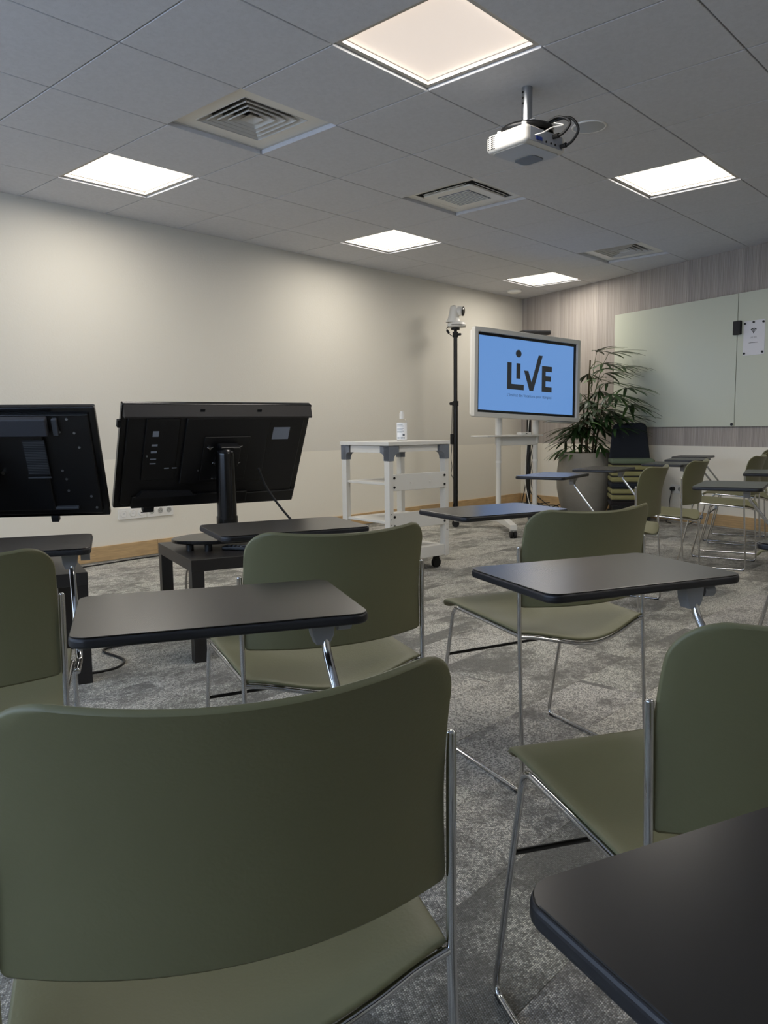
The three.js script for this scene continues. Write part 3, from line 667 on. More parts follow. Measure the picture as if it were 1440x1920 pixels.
    for (let r = 0; r < 20; r++) mesh('vent_slot', box(0.078, 0.0028, 0.002), M.meshGrey, vent, [0, -0.07 + r * 0.0074, 0.002]);
    mesh('vent_lip', rbox(0.09, 0.006, 0.008, 0.002, 1), M.meshGrey, t, [0.205, -0.04, 0.046]);
    mesh('lower_rail', rbox(0.5, 0.012, 0.016, 0.003), M.meshGrey, t, [0.08, -0.195, 0.032]);
    mesh('lower_label', box(0.05, 0.006, 0.001), M.sticker, t, [0.30, -0.20, 0.027]);
    mesh('receiver_pod', rbox(0.03, 0.03, 0.03, 0.004), M.blackMatt, t, [0.22, -Hh / 2 - 0.01, 0.0]);
    for (const [x, y] of [[0.34, 0.21], [0.36, 0.15], [0.37, 0.085], [0.305, 0.155], [0.30, -0.06], [0.30, -0.115], [0.385, -0.145], [0.40, -0.20], [0.29, -0.02]]) mesh('screw', cyl(0.005, 0.005, 0.004, 12).rotateX(Math.PI / 2), M.steel, t, [x, y, 0.028]);
    mesh('hinge', rbox(0.10, 0.10, 0.05, 0.008), M.blackSatin, t, [0, 0.0, 0.068]);
    mesh('bolt', cyl(0.008, 0.008, 0.012, 14).rotateX(Math.PI / 2), M.chrome, t, [0.07, -0.01, 0.05]);
  }
  return g;
}
monitor(1.865, -0.40, 1.77, 0.846, -0.415, 1.324, 0.462, 'a', 'black monitor seen from behind with rating label and wing nuts on short pole');
monitor(1.585, 0.555, 1.49, 0.83, 0.486, 0.894, 0.473, 'b', 'black monitor seen from behind with perforated vent and dark sound bar');
{
  const g = thing('remote_control', 'black remote control lying on the black side table', 'remote', [2.03, 0.43, -0.36], 0.5);
  mesh('case', rbox(0.19, 0.018, 0.046, 0.006), M.blackSatin, g, [0, 0.009, 0]);
  for (let i = 0; i < 9; i++) for (let j = 0; j < 3; j++) mesh('button', rbox(0.011, 0.004, 0.008, 0.0015, 1), i < 6 ? M.meshGrey : M.sticker, g, [-0.078 + i * 0.0185, 0.019, -0.013 + j * 0.013]);
}

// ---------------------------------------------------------------- white trolley and its bottle
{
  const g = thing('trolley', 'white metal trolley with grey corner brackets and three shelves', 'trolley', [1.25, 0, -2.25], 1.44);
  const X = 0.26, Z = 0.24, Ht = 0.866;
  mesh('top', rbox(2 * X + 0.03, 0.024, 2 * Z + 0.03, 0.003), M.whiteSteel, g, [0, Ht - 0.012, 0]);
  for (const sx of [-1, 1]) for (const sz of [-1, 1]) {
    const l = mesh('leg', rbox(0.036, Ht - 0.024 - 0.085, 0.05, 0.003), M.whiteSteel, g, [sx * (X - 0.012), 0.085 + (Ht - 0.109) / 2, sz * (Z - 0.016)]);
    for (let k = 0; k < 5; k++) mesh('peg_hole_shade', cyl(0.0035, 0.0035, 0.002, 10).rotateX(Math.PI / 2), M.holeShade, l, [0, -0.2 + k * 0.035, sz * 0.025]);
    const c = sub('caster', g, [sx * (X - 0.06), 0, sz * (Z - 0.05)]);
    mesh('wheel', cyl(0.034, 0.034, 0.024, 24).rotateX(Math.PI / 2), M.rubber, c, [0, 0.034, 0]);
    mesh('fork', rbox(0.04, 0.036, 0.034, 0.008), M.rubber, c, [0, 0.066, 0]);
    // grey corner brackets with a concave inner curve
    const br = (w) => { const s = new THREE.Shape(), a = w, b = 0.095; s.moveTo(0, 0); s.lineTo(a, 0); s.lineTo(a, -0.045); s.absarc(a, -0.045 - 0.042, 0.042, Math.PI / 2, Math.PI, false); s.lineTo(0.042, -b); s.lineTo(0, -b); s.closePath(); return s; };
    const A = mesh('corner_bracket', extrude(br(0.084), 0.054, 0.001), M.greyPlastic, g);
    A.position.set(sx * (X + 0.008), Ht - 0.026, sz * (Z - 0.016) - 0.027); A.scale.x = -sx;
    const B = mesh('corner_bracket', extrude(br(0.090), 0.040, 0.001), M.greyPlastic, g);
    B.rotation.y = sz > 0 ? Math.PI / 2 : -Math.PI / 2; B.position.set(sx * (X - 0.012) - sz * 0.020, Ht - 0.0262, sz * (Z + 0.0115));
  }
  for (const s of [-1, 1]) {
    mesh('top_rail', box(2 * X - 0.18, 0.04, 0.03), M.whiteSteel, g, [0, Ht - 0.046, s * (Z - 0.016)]);
    mesh('top_rail', box(0.026, 0.045, 2 * Z - 0.17), M.whiteSteel, g, [s * (X - 0.012), Ht - 0.048, 0]);
    mesh('bottom_rail', rbox(2 * X, 0.075, 0.03, 0.003), M.whiteSteel, g, [0, 0.125, s * (Z - 0.012)]);
    mesh('bottom_rail', rbox(0.03, 0.05, 2 * Z - 0.07, 0.003), M.whiteSteel, g, [s * (X - 0.014), 0.12, 0]);
  }
  for (const [y, name] of [[0.597, 'shelf'], [0.347, 'shelf'], [0.15, 'shelf']]) {
    mesh(name, rbox(2 * X - 0.01, 0.018, 2 * Z - 0.08, 0.003), M.whiteSteel, g, [0, y, 0]);
    if (y > 0.2) for (const s of [1]) {
      const p = mesh('side_panel', rbox(2 * X - 0.045, 0.108, 0.012, 0.003), M.whiteSteel, g, [0, y + 0.008, s * (Z + 0.003)]);
      for (const x of [-1, 1]) for (const yy of [-0.03, 0.03]) mesh('bolt', cyl(0.008, 0.008, 0.006, 16).rotateX(Math.PI / 2), M.blackSatin, p, [x * (X - 0.036), yy, s * 0.007]);
      for (const x of [-0.08, 0.09]) mesh('rivet', cyl(0.004, 0.005, 0.006, 12).rotateX(Math.PI / 2), M.whitePlastic, p, [x, -0.005, s * 0.008]);
    }
  }
}
{
  const label = canvasTex(256, 256, (c, w, h) => {
    c.fillStyle = '#f2f3f4'; c.fillRect(0, 0, w, h);
    c.fillStyle = '#9aa0a8'; for (const [y, l] of [[30, 120], [48, 140], [84, 150], [100, 120], [124, 150], [140, 110]]) c.fillRect(30, y, l, 7);
    c.fillStyle = '#5a6068'; c.fillRect(150, 170, 40, 30);
    c.fillStyle = '#8f979f'; for (let i = 0; i < 6; i++) c.fillRect(40 + i * 26, 220, 18, 22);
  });
  const g = thing('hand_gel_bottle', 'clear pump bottle with white label standing on the trolley', 'bottle', [1.285, 0.866, -2.285], 0.6);
  mesh('body', new THREE.LatheGeometry([[0.0001, 0.001], [0.033, 0.001], [0.036, 0.006], [0.036, 0.125], [0.03, 0.14], [0.013, 0.148], [0.013, 0.155]].map(([x, y]) => new THREE.Vector2(x, y)), 36), M.clear, g);
  mesh('gel', cyl(0.034, 0.034, 0.04, 32), M.liquid, g, [0, 0.024, 0]);
  mesh('label', new THREE.CylinderGeometry(0.0366, 0.0366, 0.112, 32, 1, true, -1.3, 2.6), new THREE.MeshStandardMaterial({ map: label, roughness: 0.6, side: THREE.DoubleSide }), g, [0, 0.066, 0]);
  mesh('cap', cyl(0.0165, 0.0175, 0.038, 24), M.whitePlastic, g, [0, 0.168, 0]);
  mesh('nozzle', cyl(0.0115, 0.0125, 0.012, 20), M.whitePlastic, g, [0, 0.193, 0]);
}

// ---------------------------------------------------------------- display cart
{
  const nrm = V(Math.sin(1.328), 0, Math.cos(1.328));
  const g = thing('display_cart', 'large white framed touch display on a wheeled stand showing blue screen', 'display', [0.57, 0, -4.50], 1.328);   // local x right, z towards the viewer
  const S = 0.48;
  const sc = canvasTex(2048, 1152, (c, w, h) => {
    const gr = c.createLinearGradient(0, 0, w, h); gr.addColorStop(0, '#6f9fe0'); gr.addColorStop(1, '#6f9fe0');
    c.fillStyle = gr; c.fillRect(0, 0, w, h);
    c.fillStyle = '#23262a';
    const k = (f) => f * (1 + 0.045 * (1 - f)), X = (f) => k(f) * w, Y = (f) => f * h;
    const fill = (pts) => { c.beginPath(); pts.forEach(([x, y], i) => i ? c.lineTo(X(x), Y(y)) : c.moveTo(X(x), Y(y))); c.closePath(); c.fill(); };
    fill([[0.2795, 0.324], [0.3225, 0.324], [0.3225, 0.617], [0.4495, 0.617], [0.4495, 0.692], [0.2795, 0.692]]);
    fill([[0.372, 0.326], [0.413, 0.326], [0.413, 0.538], [0.372, 0.538]]);
    c.beginPath(); c.arc(X(0.392), Y(0.193), Y(0.052), 0, 7); c.fill();
    fill([[0.4495, 0.417], [0.495, 0.417], [0.530, 0.572], [0.6025, 0.185], [0.6467, 0.185], [0.549, 0.692], [0.509, 0.692]]);
    fill([[0.6405, 0.327], [0.751, 0.327], [0.751, 0.403], [0.682, 0.403], [0.682, 0.465], [0.742, 0.465], [0.742, 0.54], [0.682, 0.54], [0.682, 0.62], [0.751, 0.62], [0.751, 0.692], [0.6405, 0.692]]);
    c.fillStyle = '#1d2b45'; c.textAlign = 'left';
    let fs = 34; c.font = fs + 'px sans-serif'; const txt = "L'Institut des Vocations pour l'Emploi", want = X(0.751) - X(0.2795);
    fs = fs * want / c.measureText(txt).width; c.font = fs + 'px sans-serif'; c.fillText(txt, X(0.2795), Y(0.786));
  });
  const d = sub('display', g, [0, 0, 0]);
  const centre = g.worldToLocal((g.updateMatrixWorld(true), V(0.70, 1.422, -4.79)));
  d.position.copy(centre); d.rotation.set(-0.034, 0, -0.044, 'YXZ');
  const W = 1.375, Hh = 0.812;
  const fr = rrShape(W, Hh, 0.012); fr.holes.push(rrShape(W - 0.085, Hh - 0.085, 0.003));
  mesh('frame', extrude(fr, 0.05, 0.004), M.displayFrame, d, [0, 0, -0.015]);
  mesh('back_shell', rbox(W - 0.04, Hh - 0.04, 0.05, 0.01), M.whitePlastic, d, [0, 0, -0.035]);
  const bz = rrShape(W - 0.083, Hh - 0.083, 0.003); bz.holes.push(rrShape(W - 0.135, Hh - 0.135, 0.002));
  mesh('bezel', extrude(bz, 0.016), M.blackGloss, d, [0, 0, -0.004]);
  const screenMat = new THREE.MeshStandardMaterial({ color: '#101010', roughness: 0.25, emissive: '#ffffff', emissiveMap: sc, emissiveIntensity: 0.8 });
  mesh('screen', box(W - 0.132, Hh - 0.132, 0.006), screenMat, d, [0, 0, 0.0]);
  const glow = new THREE.RectAreaLight(new THREE.Color().setRGB(0.18, 0.36, 0.8), 0.5, W - 0.14, Hh - 0.14);
  glow.name = 'screen_glow'; glow.position.set(0, 0, 0.04); glow.rotation.y = Math.PI; d.add(glow);
  const tray = mesh('pen_tray', rbox(0.36, 0.012, 0.05, 0.004), M.greyFrame, d, [0.42, -Hh / 2 - 0.012, 0.02]);
  mesh('tray_lip', box(0.30, 0.006, 0.008), M.greyPlastic, tray, [0.0, 0.006, 0.02]);
  // stand
  for (const x of [0, S]) {
    mesh('pole', cyl(0.033, 0.033, 0.56, 28), M.whiteSteel, g, [x, 0.785 + 0.28, 0]);
    const low = mesh('lower_pole', cyl(0.024, 0.024, 0.72, 24), M.whiteSteel, g, [x, 0.07 + 0.36, 0]);
    mesh('collar', cyl(0.028, 0.028, 0.02, 24), M.whitePlastic, low, [0, 0.19, 0]);
    const o = x ? 1 : -1;
    const legs = [[x ? 0.30 : -0.44, 0.685], [o * 0.36, -0.25]];
    for (const [lx, lz] of legs) {
      const len = Math.hypot(lx, lz), a = Math.atan2(lx, lz);
      const lg = sub('base_leg', g, [x, 0, 0], [0, a, 0]);
      mesh('beam', extrude(poly([[-0.03, 0.055], [len, 0.075], [len, 0.115], [-0.03, 0.145]].map(([p, q]) => [p, q])), 0.056, 0.003).translate(0, 0, -0.028).rotateY(-Math.PI / 2), M.whiteSteel, lg);
      mesh('wheel', cyl(0.034, 0.034, 0.022, 22).rotateZ(Math.PI / 2), M.rubber, lg, [0.016, 0.034, len - 0.03]);
      mesh('wheel', cyl(0.034, 0.034, 0.022, 22).rotateZ(Math.PI / 2), M.rubber, lg, [-0.016, 0.034, len - 0.03]);
      mesh('wheel_hood', rbox(0.058, 0.028, 0.05, 0.008), M.greyFrame, lg, [0, 0.066, len - 0.035]);
    }
  }
  mesh('base_bar', rbox(S, 0.055, 0.05, 0.004), M.whiteSteel, g, [S / 2, 0.10, 0]);
  mesh('cross_box', rbox(S, 0.085, 0.05, 0.005), M.whiteSteel, g, [S / 2, 0.815, 0]);
  mesh('mount_rail', box(S + 0.2, 0.06, 0.03), M.whiteSteel, g, [S / 2, 1.30, -0.05]);
  mesh('shelf', rbox(S + 0.24, 0.014, 0.24, 0.006), M.whiteSteel, g, [S / 2 - 0.10, 0.864, -0.03]);
}
{
  const g = thing('adapter_box', 'small white adapter box on the display stand shelf', 'adapter', [0.66, 0.871, -4.80], 1.328);
  mesh('case', rbox(0.13, 0.024, 0.07, 0.004), M.whitePlastic, g, [0, 0.012, 0]);
  mesh('port', box(0.02, 0.008, 0.001), M.holeShade, g, [0, 0.012, 0.0355]);
}

// ---------------------------------------------------------------- black stands with camera and box
function blackStand(name, x, z, top, label, extra) {
  const g = thing(name, label, 'stand', [x, 0, z], 0, 'tall black stands in the corner');
  mesh('base', new THREE.LatheGeometry([[0.0001, 0], [0.19, 0], [0.19, 0.008], [0.17, 0.014], [0.04, 0.02], [0.03, 0.05], [0.0001, 0.05]].map(([a, b]) => new THREE.Vector2(a, b)), 40), M.blackSatin, g);
  mesh('lower_tube', cyl(0.026, 0.026, 1.17, 24), M.blackSatin, g, [0, 0.03 + 0.585, 0]);
  const c = mesh('clamp', cyl(0.032, 0.032, 0.05, 24), M.rubber, g, [0, 1.2, 0]);
  mesh('clamp_knob', rod([V(-0.02, 0, 0.01), V(-0.055, 0, 0.02)], 0.016), M.rubber, c);
  mesh('upper_tube', cyl(0.021, 0.021, top - 1.2, 24), M.blackSatin, g, [0, (top + 1.2) / 2, 0]);
  return g;
}
{
  const x = -0.28, z = -4.95;
  const g = blackStand('camera_stand', x, z, 1.885, 'tall black stand with round base carrying the white camera');
  const hd = sub('ball_head', g, [0, 1.885, 0]);
  mesh('barrel', cyl(0.03, 0.03, 0.055, 24), M.blackMatt, hd, [0, 0.03, 0]);
  mesh('ball', new THREE.SphereGeometry(0.018, 20, 14), M.blackGloss, hd, [0, 0.066, 0]);
  mesh('platform', cyl(0.045, 0.045, 0.022, 28), M.blackMatt, hd, [0, 0.09, 0]);
  mesh('side_knob', rod([V(0.03, 0.03, -0.01), V(0.055, 0.03, -0.018)], 0.013), M.blackMatt, hd);
  const ad = thing('power_brick', 'black power brick hanging by its cord from the camera stand', 'power brick', [x - 0.034, 0.77, z + 0.02], 0.7, null);
  mesh('brick', rbox(0.034, 0.11, 0.05, 0.005), M.blackMatt, ad, [0, 0.055, 0]);
  mesh('upper_cord', rod(smooth([V(0, 0.11, 0), V(0.0, 0.2, 0.0), V(0.004, 0.32, 0), V(0.008, 0.42, 0)]), 0.0035), M.cable, ad);
  mesh('lower_cord', rod(smooth([V(0, 0.0, 0), V(-0.004, -0.06, 0), V(-0.01, -0.15, 0.0), V(0.0, -0.24, 0), V(-0.008, -0.32, 0), V(0.012, -0.36, 0.0), V(0.03, -0.45, 0.035), V(0.06, -0.5, 0.03), V(0.04, -0.58, 0.032), V(0.01, -0.66, 0.03), V(0.06, -0.7, 0.03), V(0.02, -0.745, 0.05)], 70), 0.0035), M.cable, ad);
  // white pan-tilt camera, lens turned to the right
  const c = thing('pan_tilt_camera', 'white pan and tilt camera with black round lens on stand', 'camera', [x, 1.986, z], 0.98);
  mesh('base', new THREE.LatheGeometry([[0.0001, 0], [0.095, 0.002], [0.098, 0.02], [0.092, 0.045], [0.08, 0.058], [0.0001, 0.058]].map(([a, b]) => new THREE.Vector2(a, b)), 44), M.whitePlastic, c, [0.012, 0, 0]);
  mesh('signal_strip', new THREE.CylinderGeometry(0.0985, 0.0985, 0.006, 40, 1, true, -0.9, 2.2), std('#151515', 0.4, 0, { side: THREE.DoubleSide }), c, [0.012, 0.022, 0]);
  mesh('yoke', sheet((u, v) => { const t = (v + 1) / 2, w = 0.062 - 0.026 * t + 0.018 * Math.pow(1 - t, 6), a = (u + 1) * Math.PI; return V(-0.022 + 0.006 * t + w * Math.cos(a), 0.055 + 0.155 * t, (0.06 - 0.012 * t) * Math.sin(a)); }, 28, 14, 0.006), M.whitePlastic, c);
  mesh('yoke_cap', new THREE.SphereGeometry(0.042, 24, 12, 0, Math.PI * 2, 0, Math.PI / 2).scale(0.95, 0.6, 1.25), M.whitePlastic, c, [-0.016, 0.205, 0]);
  const h = sub('head', c, [0.03, 0.168, 0.012], [0, -0.62, -0.08]);
  mesh('barrel', rod([V(-0.045, 0, 0), V(0.03, 0, 0)], 0.05, 28), M.whitePlastic, h);
  mesh('lens', new THREE.SphereGeometry(0.046, 28, 14, 0, Math.PI * 2, 0, Math.PI / 2).scale(1, 0.35, 1).rotateZ(-Math.PI / 2), M.blackGloss, h, [0.05, 0, 0]);
  mesh('lens_ring', new THREE.TorusGeometry(0.046, 0.004, 8, 32).rotateY(Math.PI / 2), M.blackSatin, h, [0.051, 0, 0]);
  mesh('lead', rod(smooth([V(-0.075, 0.012, 0.02), V(-0.10, -0.01, 0.02), V(-0.08, -0.06, 0.02), V(-0.035, -0.09, 0.01)]), 0.004), M.cable, c);
  mesh('ferrite', cyl(0.012, 0.012, 0.04, 16), M.rubber, c, [-0.088, -0.045, 0.02], [0, 0, 0.6]);
}
{
  const x = -0.17, z = -6.22;
  const g = blackStand('box_stand', x, z, 1.985, 'tall black stand with round base behind the display');
  mesh('top_plate', cyl(0.045, 0.045, 0.012, 24), M.blackMatt, g, [0, 1.99, 0]);
  const b = thing('receiver_box', 'flat black box on top of the stand behind the display', 'box', [x + 0.03, 1.997, z], 1.0);
  mesh('case', rbox(0.34, 0.045, 0.16, 0.006), M.blackSatin, b, [0.03, 0.0225, 0]);
  mesh('lid_edge', box(0.33, 0.004, 0.002), M.meshGrey, b, [0.03, 0.036, 0.081]);
}
// leads behind the display
const bundle = thing('cable_bundle', 'tangled black cables hanging behind the display and coiled on floor', 'cables', [0.30, 0, -5.15], 0);
for (let k = 0; k < 4; k++) mesh('lead', rod(smooth([V(0.20 + k * 0.02, 1.2, -0.10), V(0.19 + k * 0.02, 0.9, -0.09), V(0.15 + k * 0.025, 0.6, -0.06), V(0.12 + k * 0.02, 0.3, -0.05 - 0.02 * k), V(0.05 + 0.12 * k, 0.06, -0.02 - 0.06 * k), V(-0.15 + 0.15 * k, 0.012, 0.0 - 0.08 * k)], 40), 0.0045), M.cable, bundle);
for (let k = 0; k < 5; k++) { const q = []; for (let i = 0; i <= 7; i++) { const a = i * 0.9 + k; q.push(V(-0.1 + k * 0.08 + 0.16 * Math.cos(a), 0.01 + Math.abs(Math.sin(a * 0.7 + k)) * 0.12, -0.25 - 0.05 * k + 0.14 * Math.sin(a))); } mesh('coil', rod(smooth(q, 60), 0.0045), M.cable, bundle); }
tag(mesh('white_lead', rod(smooth([V(0.46, 1.1, -5.22), V(0.44, 0.7, -5.2), V(0.44, 0.4, -5.18), V(0.5, 0.2, -5.15), V(0.60, 0.02, -5.1), V(0.7, 0.006, -5.05)]), 0.004), M.whitePlastic), 'thin white lead running down behind the display', 'lead');

// ---------------------------------------------------------------- potted palm
{
  const g = thing('potted_palm', 'lady palm with fan leaves in a round grey concrete planter', 'plant', [0.82, 0, -5.72]);
  mesh('planter', new THREE.LatheGeometry([[0.0001, 0.0], [0.19, 0.0], [0.205, 0.02], [0.25, 0.14], [0.282, 0.30], [0.288, 0.42], [0.272, 0.56], [0.255, 0.655], [0.256, 0.672], [0.244, 0.676], [0.232, 0.668], [0.23, 0.63], [0.0001, 0.63]].map(([a, b]) => new THREE.Vector2(a, b)), 56), M.pot, g);
  mesh('soil', cyl(0.229, 0.229, 0.012, 40), M.soil, g, [0, 0.634, 0]);
  // view aligned helpers: right of the photograph is (0.74, 0, -0.67)
  const Rt = V(0.74, 0, -0.67), Fw = V(0.67, 0, 0.74);
  const at = (r, y, f) => V(Rt.x * r + Fw.x * f, y, Rt.z * r + Fw.z * f);
  const leafGeo = (() => {                                  // one finger of a fan: along +x, creased, tip drooping
    const P = [], I = [], n = 9;
    for (let i = 0; i <= n; i++) { const t = i / n, w = 0.0165 * Math.pow(Math.sin(Math.PI * Math.min(1, 0.08 + t * 0.9)), 0.65) * (t > 0.93 ? 0.45 : 1), x = t, y = -0.30 * t * t; P.push(x, y, -w, x, y - 0.006, 0, x, y, w, x, y - 0.0015, -w, x, y - 0.0075, 0, x, y - 0.0015, w); }
    for (let i = 0; i < n; i++) { const a = i * 6, b = a + 6; for (const [p, q] of [[0, 1], [1, 2], [2, 5], [5, 4], [4, 3], [3, 0]]) I.push(a + p, b + p, a + q, a + q, b + p, b + q); }
    const e = n * 6; I.push(0, 1, 3, 3, 1, 4, 1, 2, 4, 4, 2, 5, e, e + 3, e + 1, e + 3, e + 4, e + 1, e + 1, e + 4, e + 2, e + 4, e + 5, e + 2);
    const q = new THREE.BufferGeometry(); q.setAttribute('position', new THREE.Float32BufferAttribute(P, 3)); q.setIndex(I); q.computeVertexNormals(); q.setAttribute('uv', new THREE.Float32BufferAttribute(new Array(P.length / 3 * 2).fill(0), 2)); return q;
  })();
  const stems = [[-0.05, 0.03, 1.10, -0.02, 1.15], [0.02, -0.04, 1.25, 0.05, 1.62], [0.06, 0.05, 1.2, 0.13, 1.35], [-0.1, -0.03, 1.0, -0.13, 1.05], [0.11, -0.05, 1.1, 0.2, 1.2], [0.0, 0.08, 1.0, 0.0, 1.05]];
  const tops = stems.map(([r, f, , r1, h]) => { const path = smooth([at(r, 0.62, f), at((r * 2 + r1) / 3, 0.62 + (h - 0.62) * 0.4, f), at(r1, h, f)], 14); mesh('stem', rod(path, (t) => 0.012 - 0.004 * t, 8), M.stem, g); return path; });
  function frond(base, dir, reach, rise, size, n, spread, droop) {
    const tip = base.clone().addScaledVector(dir, reach).add(V(0, rise, 0));
    const fr = sub('frond', g);
    mesh('petiole', rod(smooth([base, base.clone().lerp(tip, 0.5).add(V(0, 0.05, 0)), tip], 10), (t) => 0.0045 - 0.0018 * t, 6), M.petiole, fr);
    for (let i = 0; i < n; i++) {
      const a = n > 1 ? -spread + 2 * spread * i / (n - 1) : 0, k = 0.78 + 0.3 * Math.cos(a * 0.8) * (0.85 + 0.3 * rnd());
      const lf = mesh('leaflet', leafGeo, [M.leafA, M.leafB, M.leafC][Math.floor(rnd() * 3)], fr, [tip.x, tip.y, tip.z]);
      lf.rotation.set(0.3 * (rnd() - 0.5), Math.atan2(-dir.z, dir.x) + a, droop + 0.25 * Math.cos(a) + 0.15 * (rnd() - 0.5), 'YZX');
      lf.scale.set(size * k, size * k * 0.9, 1);
      lf.updateMatrix();                                    // leaflets stop short of the wall and the glass board
      const gapAt = (p) => (p.z + g.position.z - zBack(p.x + g.position.x)) * Math.cos(BACK) - 0.045;
      const d0 = gapAt(tip), d1 = gapAt(V(1, -0.3, 0).applyMatrix4(lf.matrix));
      if (d1 < 0) { const q = clamp(d0 / (d0 - d1), 0.3, 1); lf.scale.x *= q; lf.scale.y *= q; }
    }
  }
  const dirOf = (ang) => at(Math.cos(ang), 0, Math.sin(ang)).normalize();
  // tall top fans
  frond(at(0.05, 1.30, 0.02), dirOf(0.5), 0.05, 0.40, 0.27, 8, 1.5, 0.15);
  frond(at(0.08, 1.28, 0.04), dirOf(0.25), 0.13, 0.40, 0.34, 8, 0.9, -0.02);
  frond(at(0.05, 1.20, 0.06), dirOf(0.3), 0.12, 0.28, 0.36, 8, 1.1, -0.08);
  frond(at(0.02, 1.12, 0.0), dirOf(0.9), 0.06, 0.30, 0.28, 7, 1.3, 0.0);
  // the broad middle, leaning out to one side and over the planter
  for (let k = 0; k < 26; k++) {
    const path = tops[k % stems.length], b = path[Math.floor(path.length * (0.5 + 0.45 * rnd()))];
    const out = k % 4 !== 3, ang = out ? 0.36 + 0.95 * rnd() : 3.3 + 0.8 * rnd();
    const r = out ? 0.10 + 0.26 * rnd() : 0.04 + 0.12 * rnd();
    frond(b, dirOf(ang), r, 0.0 + 0.22 * rnd(), 0.24 + 0.12 * rnd(), 8, 1.0 + 0.35 * rnd(), -0.30 + 0.25 * rnd());
  }
  // small shaded fans inside the clump, too dense to pick apart
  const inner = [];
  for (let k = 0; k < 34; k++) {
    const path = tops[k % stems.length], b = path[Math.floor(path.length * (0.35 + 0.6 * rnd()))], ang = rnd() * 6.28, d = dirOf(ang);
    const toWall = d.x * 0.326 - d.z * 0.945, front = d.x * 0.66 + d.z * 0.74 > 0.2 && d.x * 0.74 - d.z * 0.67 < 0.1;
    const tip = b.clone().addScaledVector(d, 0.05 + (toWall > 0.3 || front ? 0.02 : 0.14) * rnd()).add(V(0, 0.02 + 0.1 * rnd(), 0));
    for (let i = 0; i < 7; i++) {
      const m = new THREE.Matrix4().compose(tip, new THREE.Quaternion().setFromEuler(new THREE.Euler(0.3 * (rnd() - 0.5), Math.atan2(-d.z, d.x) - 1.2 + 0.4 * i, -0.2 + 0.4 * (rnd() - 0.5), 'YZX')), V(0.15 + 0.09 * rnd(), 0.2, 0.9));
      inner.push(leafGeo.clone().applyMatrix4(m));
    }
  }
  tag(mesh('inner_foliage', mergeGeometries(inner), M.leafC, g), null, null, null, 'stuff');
  for (let k = 0; k < 6; k++) frond(tops[k][2], dirOf([3.2, 0.6, 1.2, 3.5, 0.9, 3.0][k]), 0.08 + 0.06 * rnd(), 0.04, 0.2, 4, 0.8, -0.55);
}

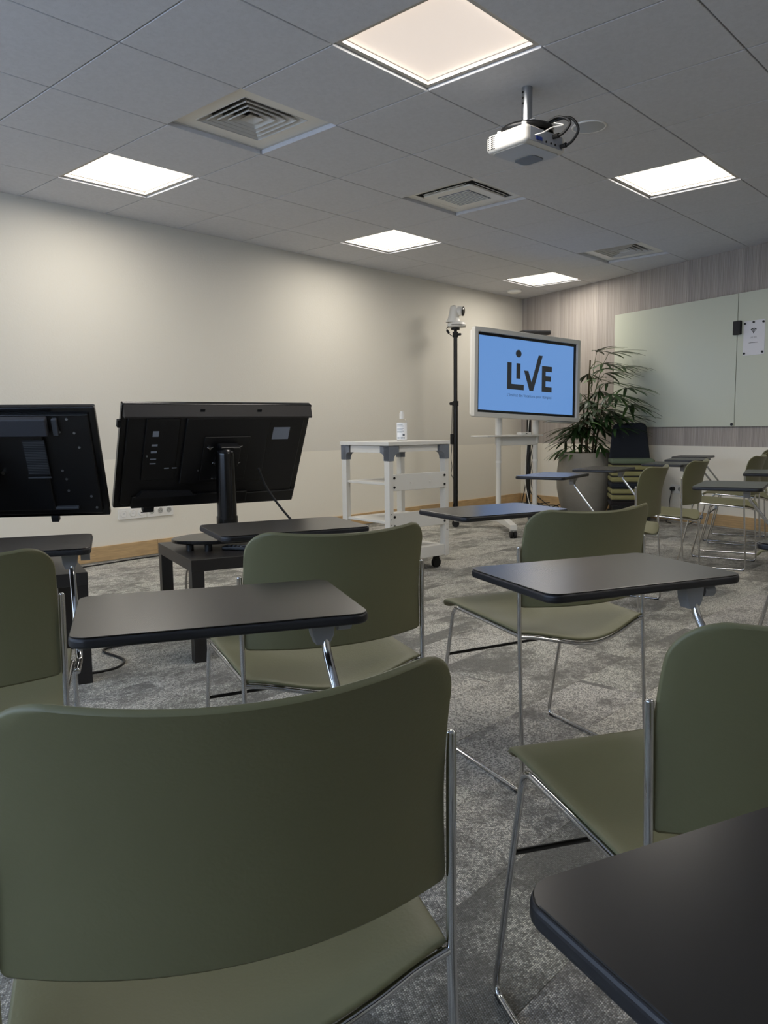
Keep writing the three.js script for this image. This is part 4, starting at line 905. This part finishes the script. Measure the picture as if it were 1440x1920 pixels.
// ---------------------------------------------------------------- pile of stacking seats
{
  const base = [1.40, 0, -5.56], turn = 0.55;
  const g0 = thing('seat_dolly', 'low black dolly under the pile of upholstered seats', 'dolly', base, turn);
  mesh('deck', rbox(0.40, 0.03, 0.38, 0.006), M.blackSatin, g0, [0, 0.10, 0]);
  for (const sx of [-1, 1]) for (const sz of [-1, 1]) { const c = sub('caster', g0, [sx * 0.16, 0, sz * 0.15]); mesh('wheel', cyl(0.035, 0.035, 0.022, 20).rotateZ(Math.PI / 2), M.rubber, c, [0, 0.035, 0]); mesh('fork', rbox(0.03, 0.03, 0.04, 0.005), M.rubber, c, [0, 0.072, 0]); }
  const step = 0.0575, seatGeo = rbox(0.40, 0.046, 0.38, 0.016, 3);
  const seatSpec = [[M.darkFabric, 'dark fabric seat at the bottom of the pile', 0], [M.oliveFabric, 'olive fabric seat lowest olive one in the pile', 0], [M.oliveFabric, 'olive fabric seat just under the navy one in the pile', 0], [M.navyFabric, 'navy fabric seat in the middle of the pile', 0], [M.oliveFabric, 'olive fabric seat just above the navy one in the pile', 0], [M.oliveFabric, 'olive fabric seat midway between navy and grey green seats', 0], [M.oliveFabric, 'olive fabric seat just under the topmost grey green one', 0], [M.greyGreenFabric, 'grey green topmost seat with tall navy backrest on the pile', 1]];
  seatSpec.forEach(([m, label, back], k) => {
    const y = 0.115 + 0.056 + k * step + 0.0285;
    const s = thing('stacking_seat', label, 'seat', [base[0], y - 0.0285, base[2]], turn, 'pile of upholstered seats');
    mesh('cushion', seatGeo, m, s, [0, 0.0285 + 0.003, 0]);
    mesh('under_shell', rbox(0.385, 0.012, 0.365, 0.005), M.blackSatin, s, [0, 0.004, 0]);
    if (k === 0) mesh('side_frame', rbox(0.36, 0.056, 0.34, 0.006), M.blackSatin, s, [0, -0.028, 0]);
    if (back) {
      const b = mesh('backrest', sheet((u, v) => {
        const t = (v + 1) / 2, hgt = 0.335, d = (1 - t) * hgt, Rc = 0.035; let w = 0.182 - 0.037 * t;
        if (d < Rc) w += -Rc + Math.sqrt(Math.max(0, Rc * Rc - (Rc - d) * (Rc - d)));
        const x = u * w; return V(x, 0.05 + t * hgt, -0.155 - 0.03 * t + 0.03 * (u * u) * (1 - 0.4 * t));
      }, 18, 30, 0.034, (v) => { const t = (v + 1) / 2; return -1 + 2 * (0.5 - 0.5 * Math.cos(Math.PI * t)); }), M.navyFabric, s);
      mesh('back_ledge', rbox(0.25, 0.30, 0.05, 0.01), M.navyFabric, s, [0, 0.17, -0.235]);
    }
  });
  const off = V(0.01, 0, -0.235).applyAxisAngle(V(0, 1, 0), turn);
  const bt = thing('water_bottle', 'clear plastic water bottle behind the navy backrest', 'bottle', [base[0] + off.x, 0.115 + 0.056 + 7 * step + 0.32, base[2] + off.z]);
  mesh('body', new THREE.LatheGeometry([[0.0001, 0.001], [0.026, 0.001], [0.03, 0.006], [0.03, 0.06], [0.028, 0.066], [0.03, 0.072], [0.03, 0.13], [0.027, 0.15], [0.013, 0.178], [0.012, 0.19]].map(([a, b]) => new THREE.Vector2(a, b)), 32), M.clear, bt);
  mesh('cap', cyl(0.013, 0.014, 0.018, 20), M.whitePlastic, bt, [0, 0.197, 0]);
}

// ---------------------------------------------------------------- leads on the floor
tag(mesh('power_lead', rod(smooth([V(-0.47, 0.005, 0.1), V(-0.46, 0.005, -0.4), V(-0.45, 0.005, -0.9), V(-0.47, 0.005, -1.3), V(-0.40, 0.005, -1.7), V(0.3, 0.005, -1.2), V(1.2, 0.005, -0.6)], 80), 0.005), M.cable), 'black power lead lying along the birch skirting of the left wall', 'cable');
tag(mesh('power_lead', rod(smooth([V(1.62, 0.005, 0.62), V(1.75, 0.005, 0.5), V(1.86, 0.005, 0.36), V(1.9, 0.005, 0.2), V(1.83, 0.005, 0.12), V(1.62, 0.006, 0.1), V(1.62, 0.006, -0.05), V(1.75, 0.006, -0.25), V(1.92, 0.006, -0.45), V(2.05, 0.01, -0.6)], 90), 0.005), M.cable), 'black power lead snaking between the two side tables', 'cable');
tag(mesh('power_lead', rod(smooth([V(1.95, 0.78, -0.52), V(1.96, 0.70, -0.55), V(2.0, 0.60, -0.60), V(2.06, 0.5, -0.66), V(2.15, 0.4, -0.74), V(2.2, 0.2, -0.8), V(2.2, 0.01, -0.82), V(2.1, 0.006, -0.9)], 60), 0.0055), M.cable), 'black lead hanging from the back of the labelled monitor', 'cable');

renderer.render(scene, camera);
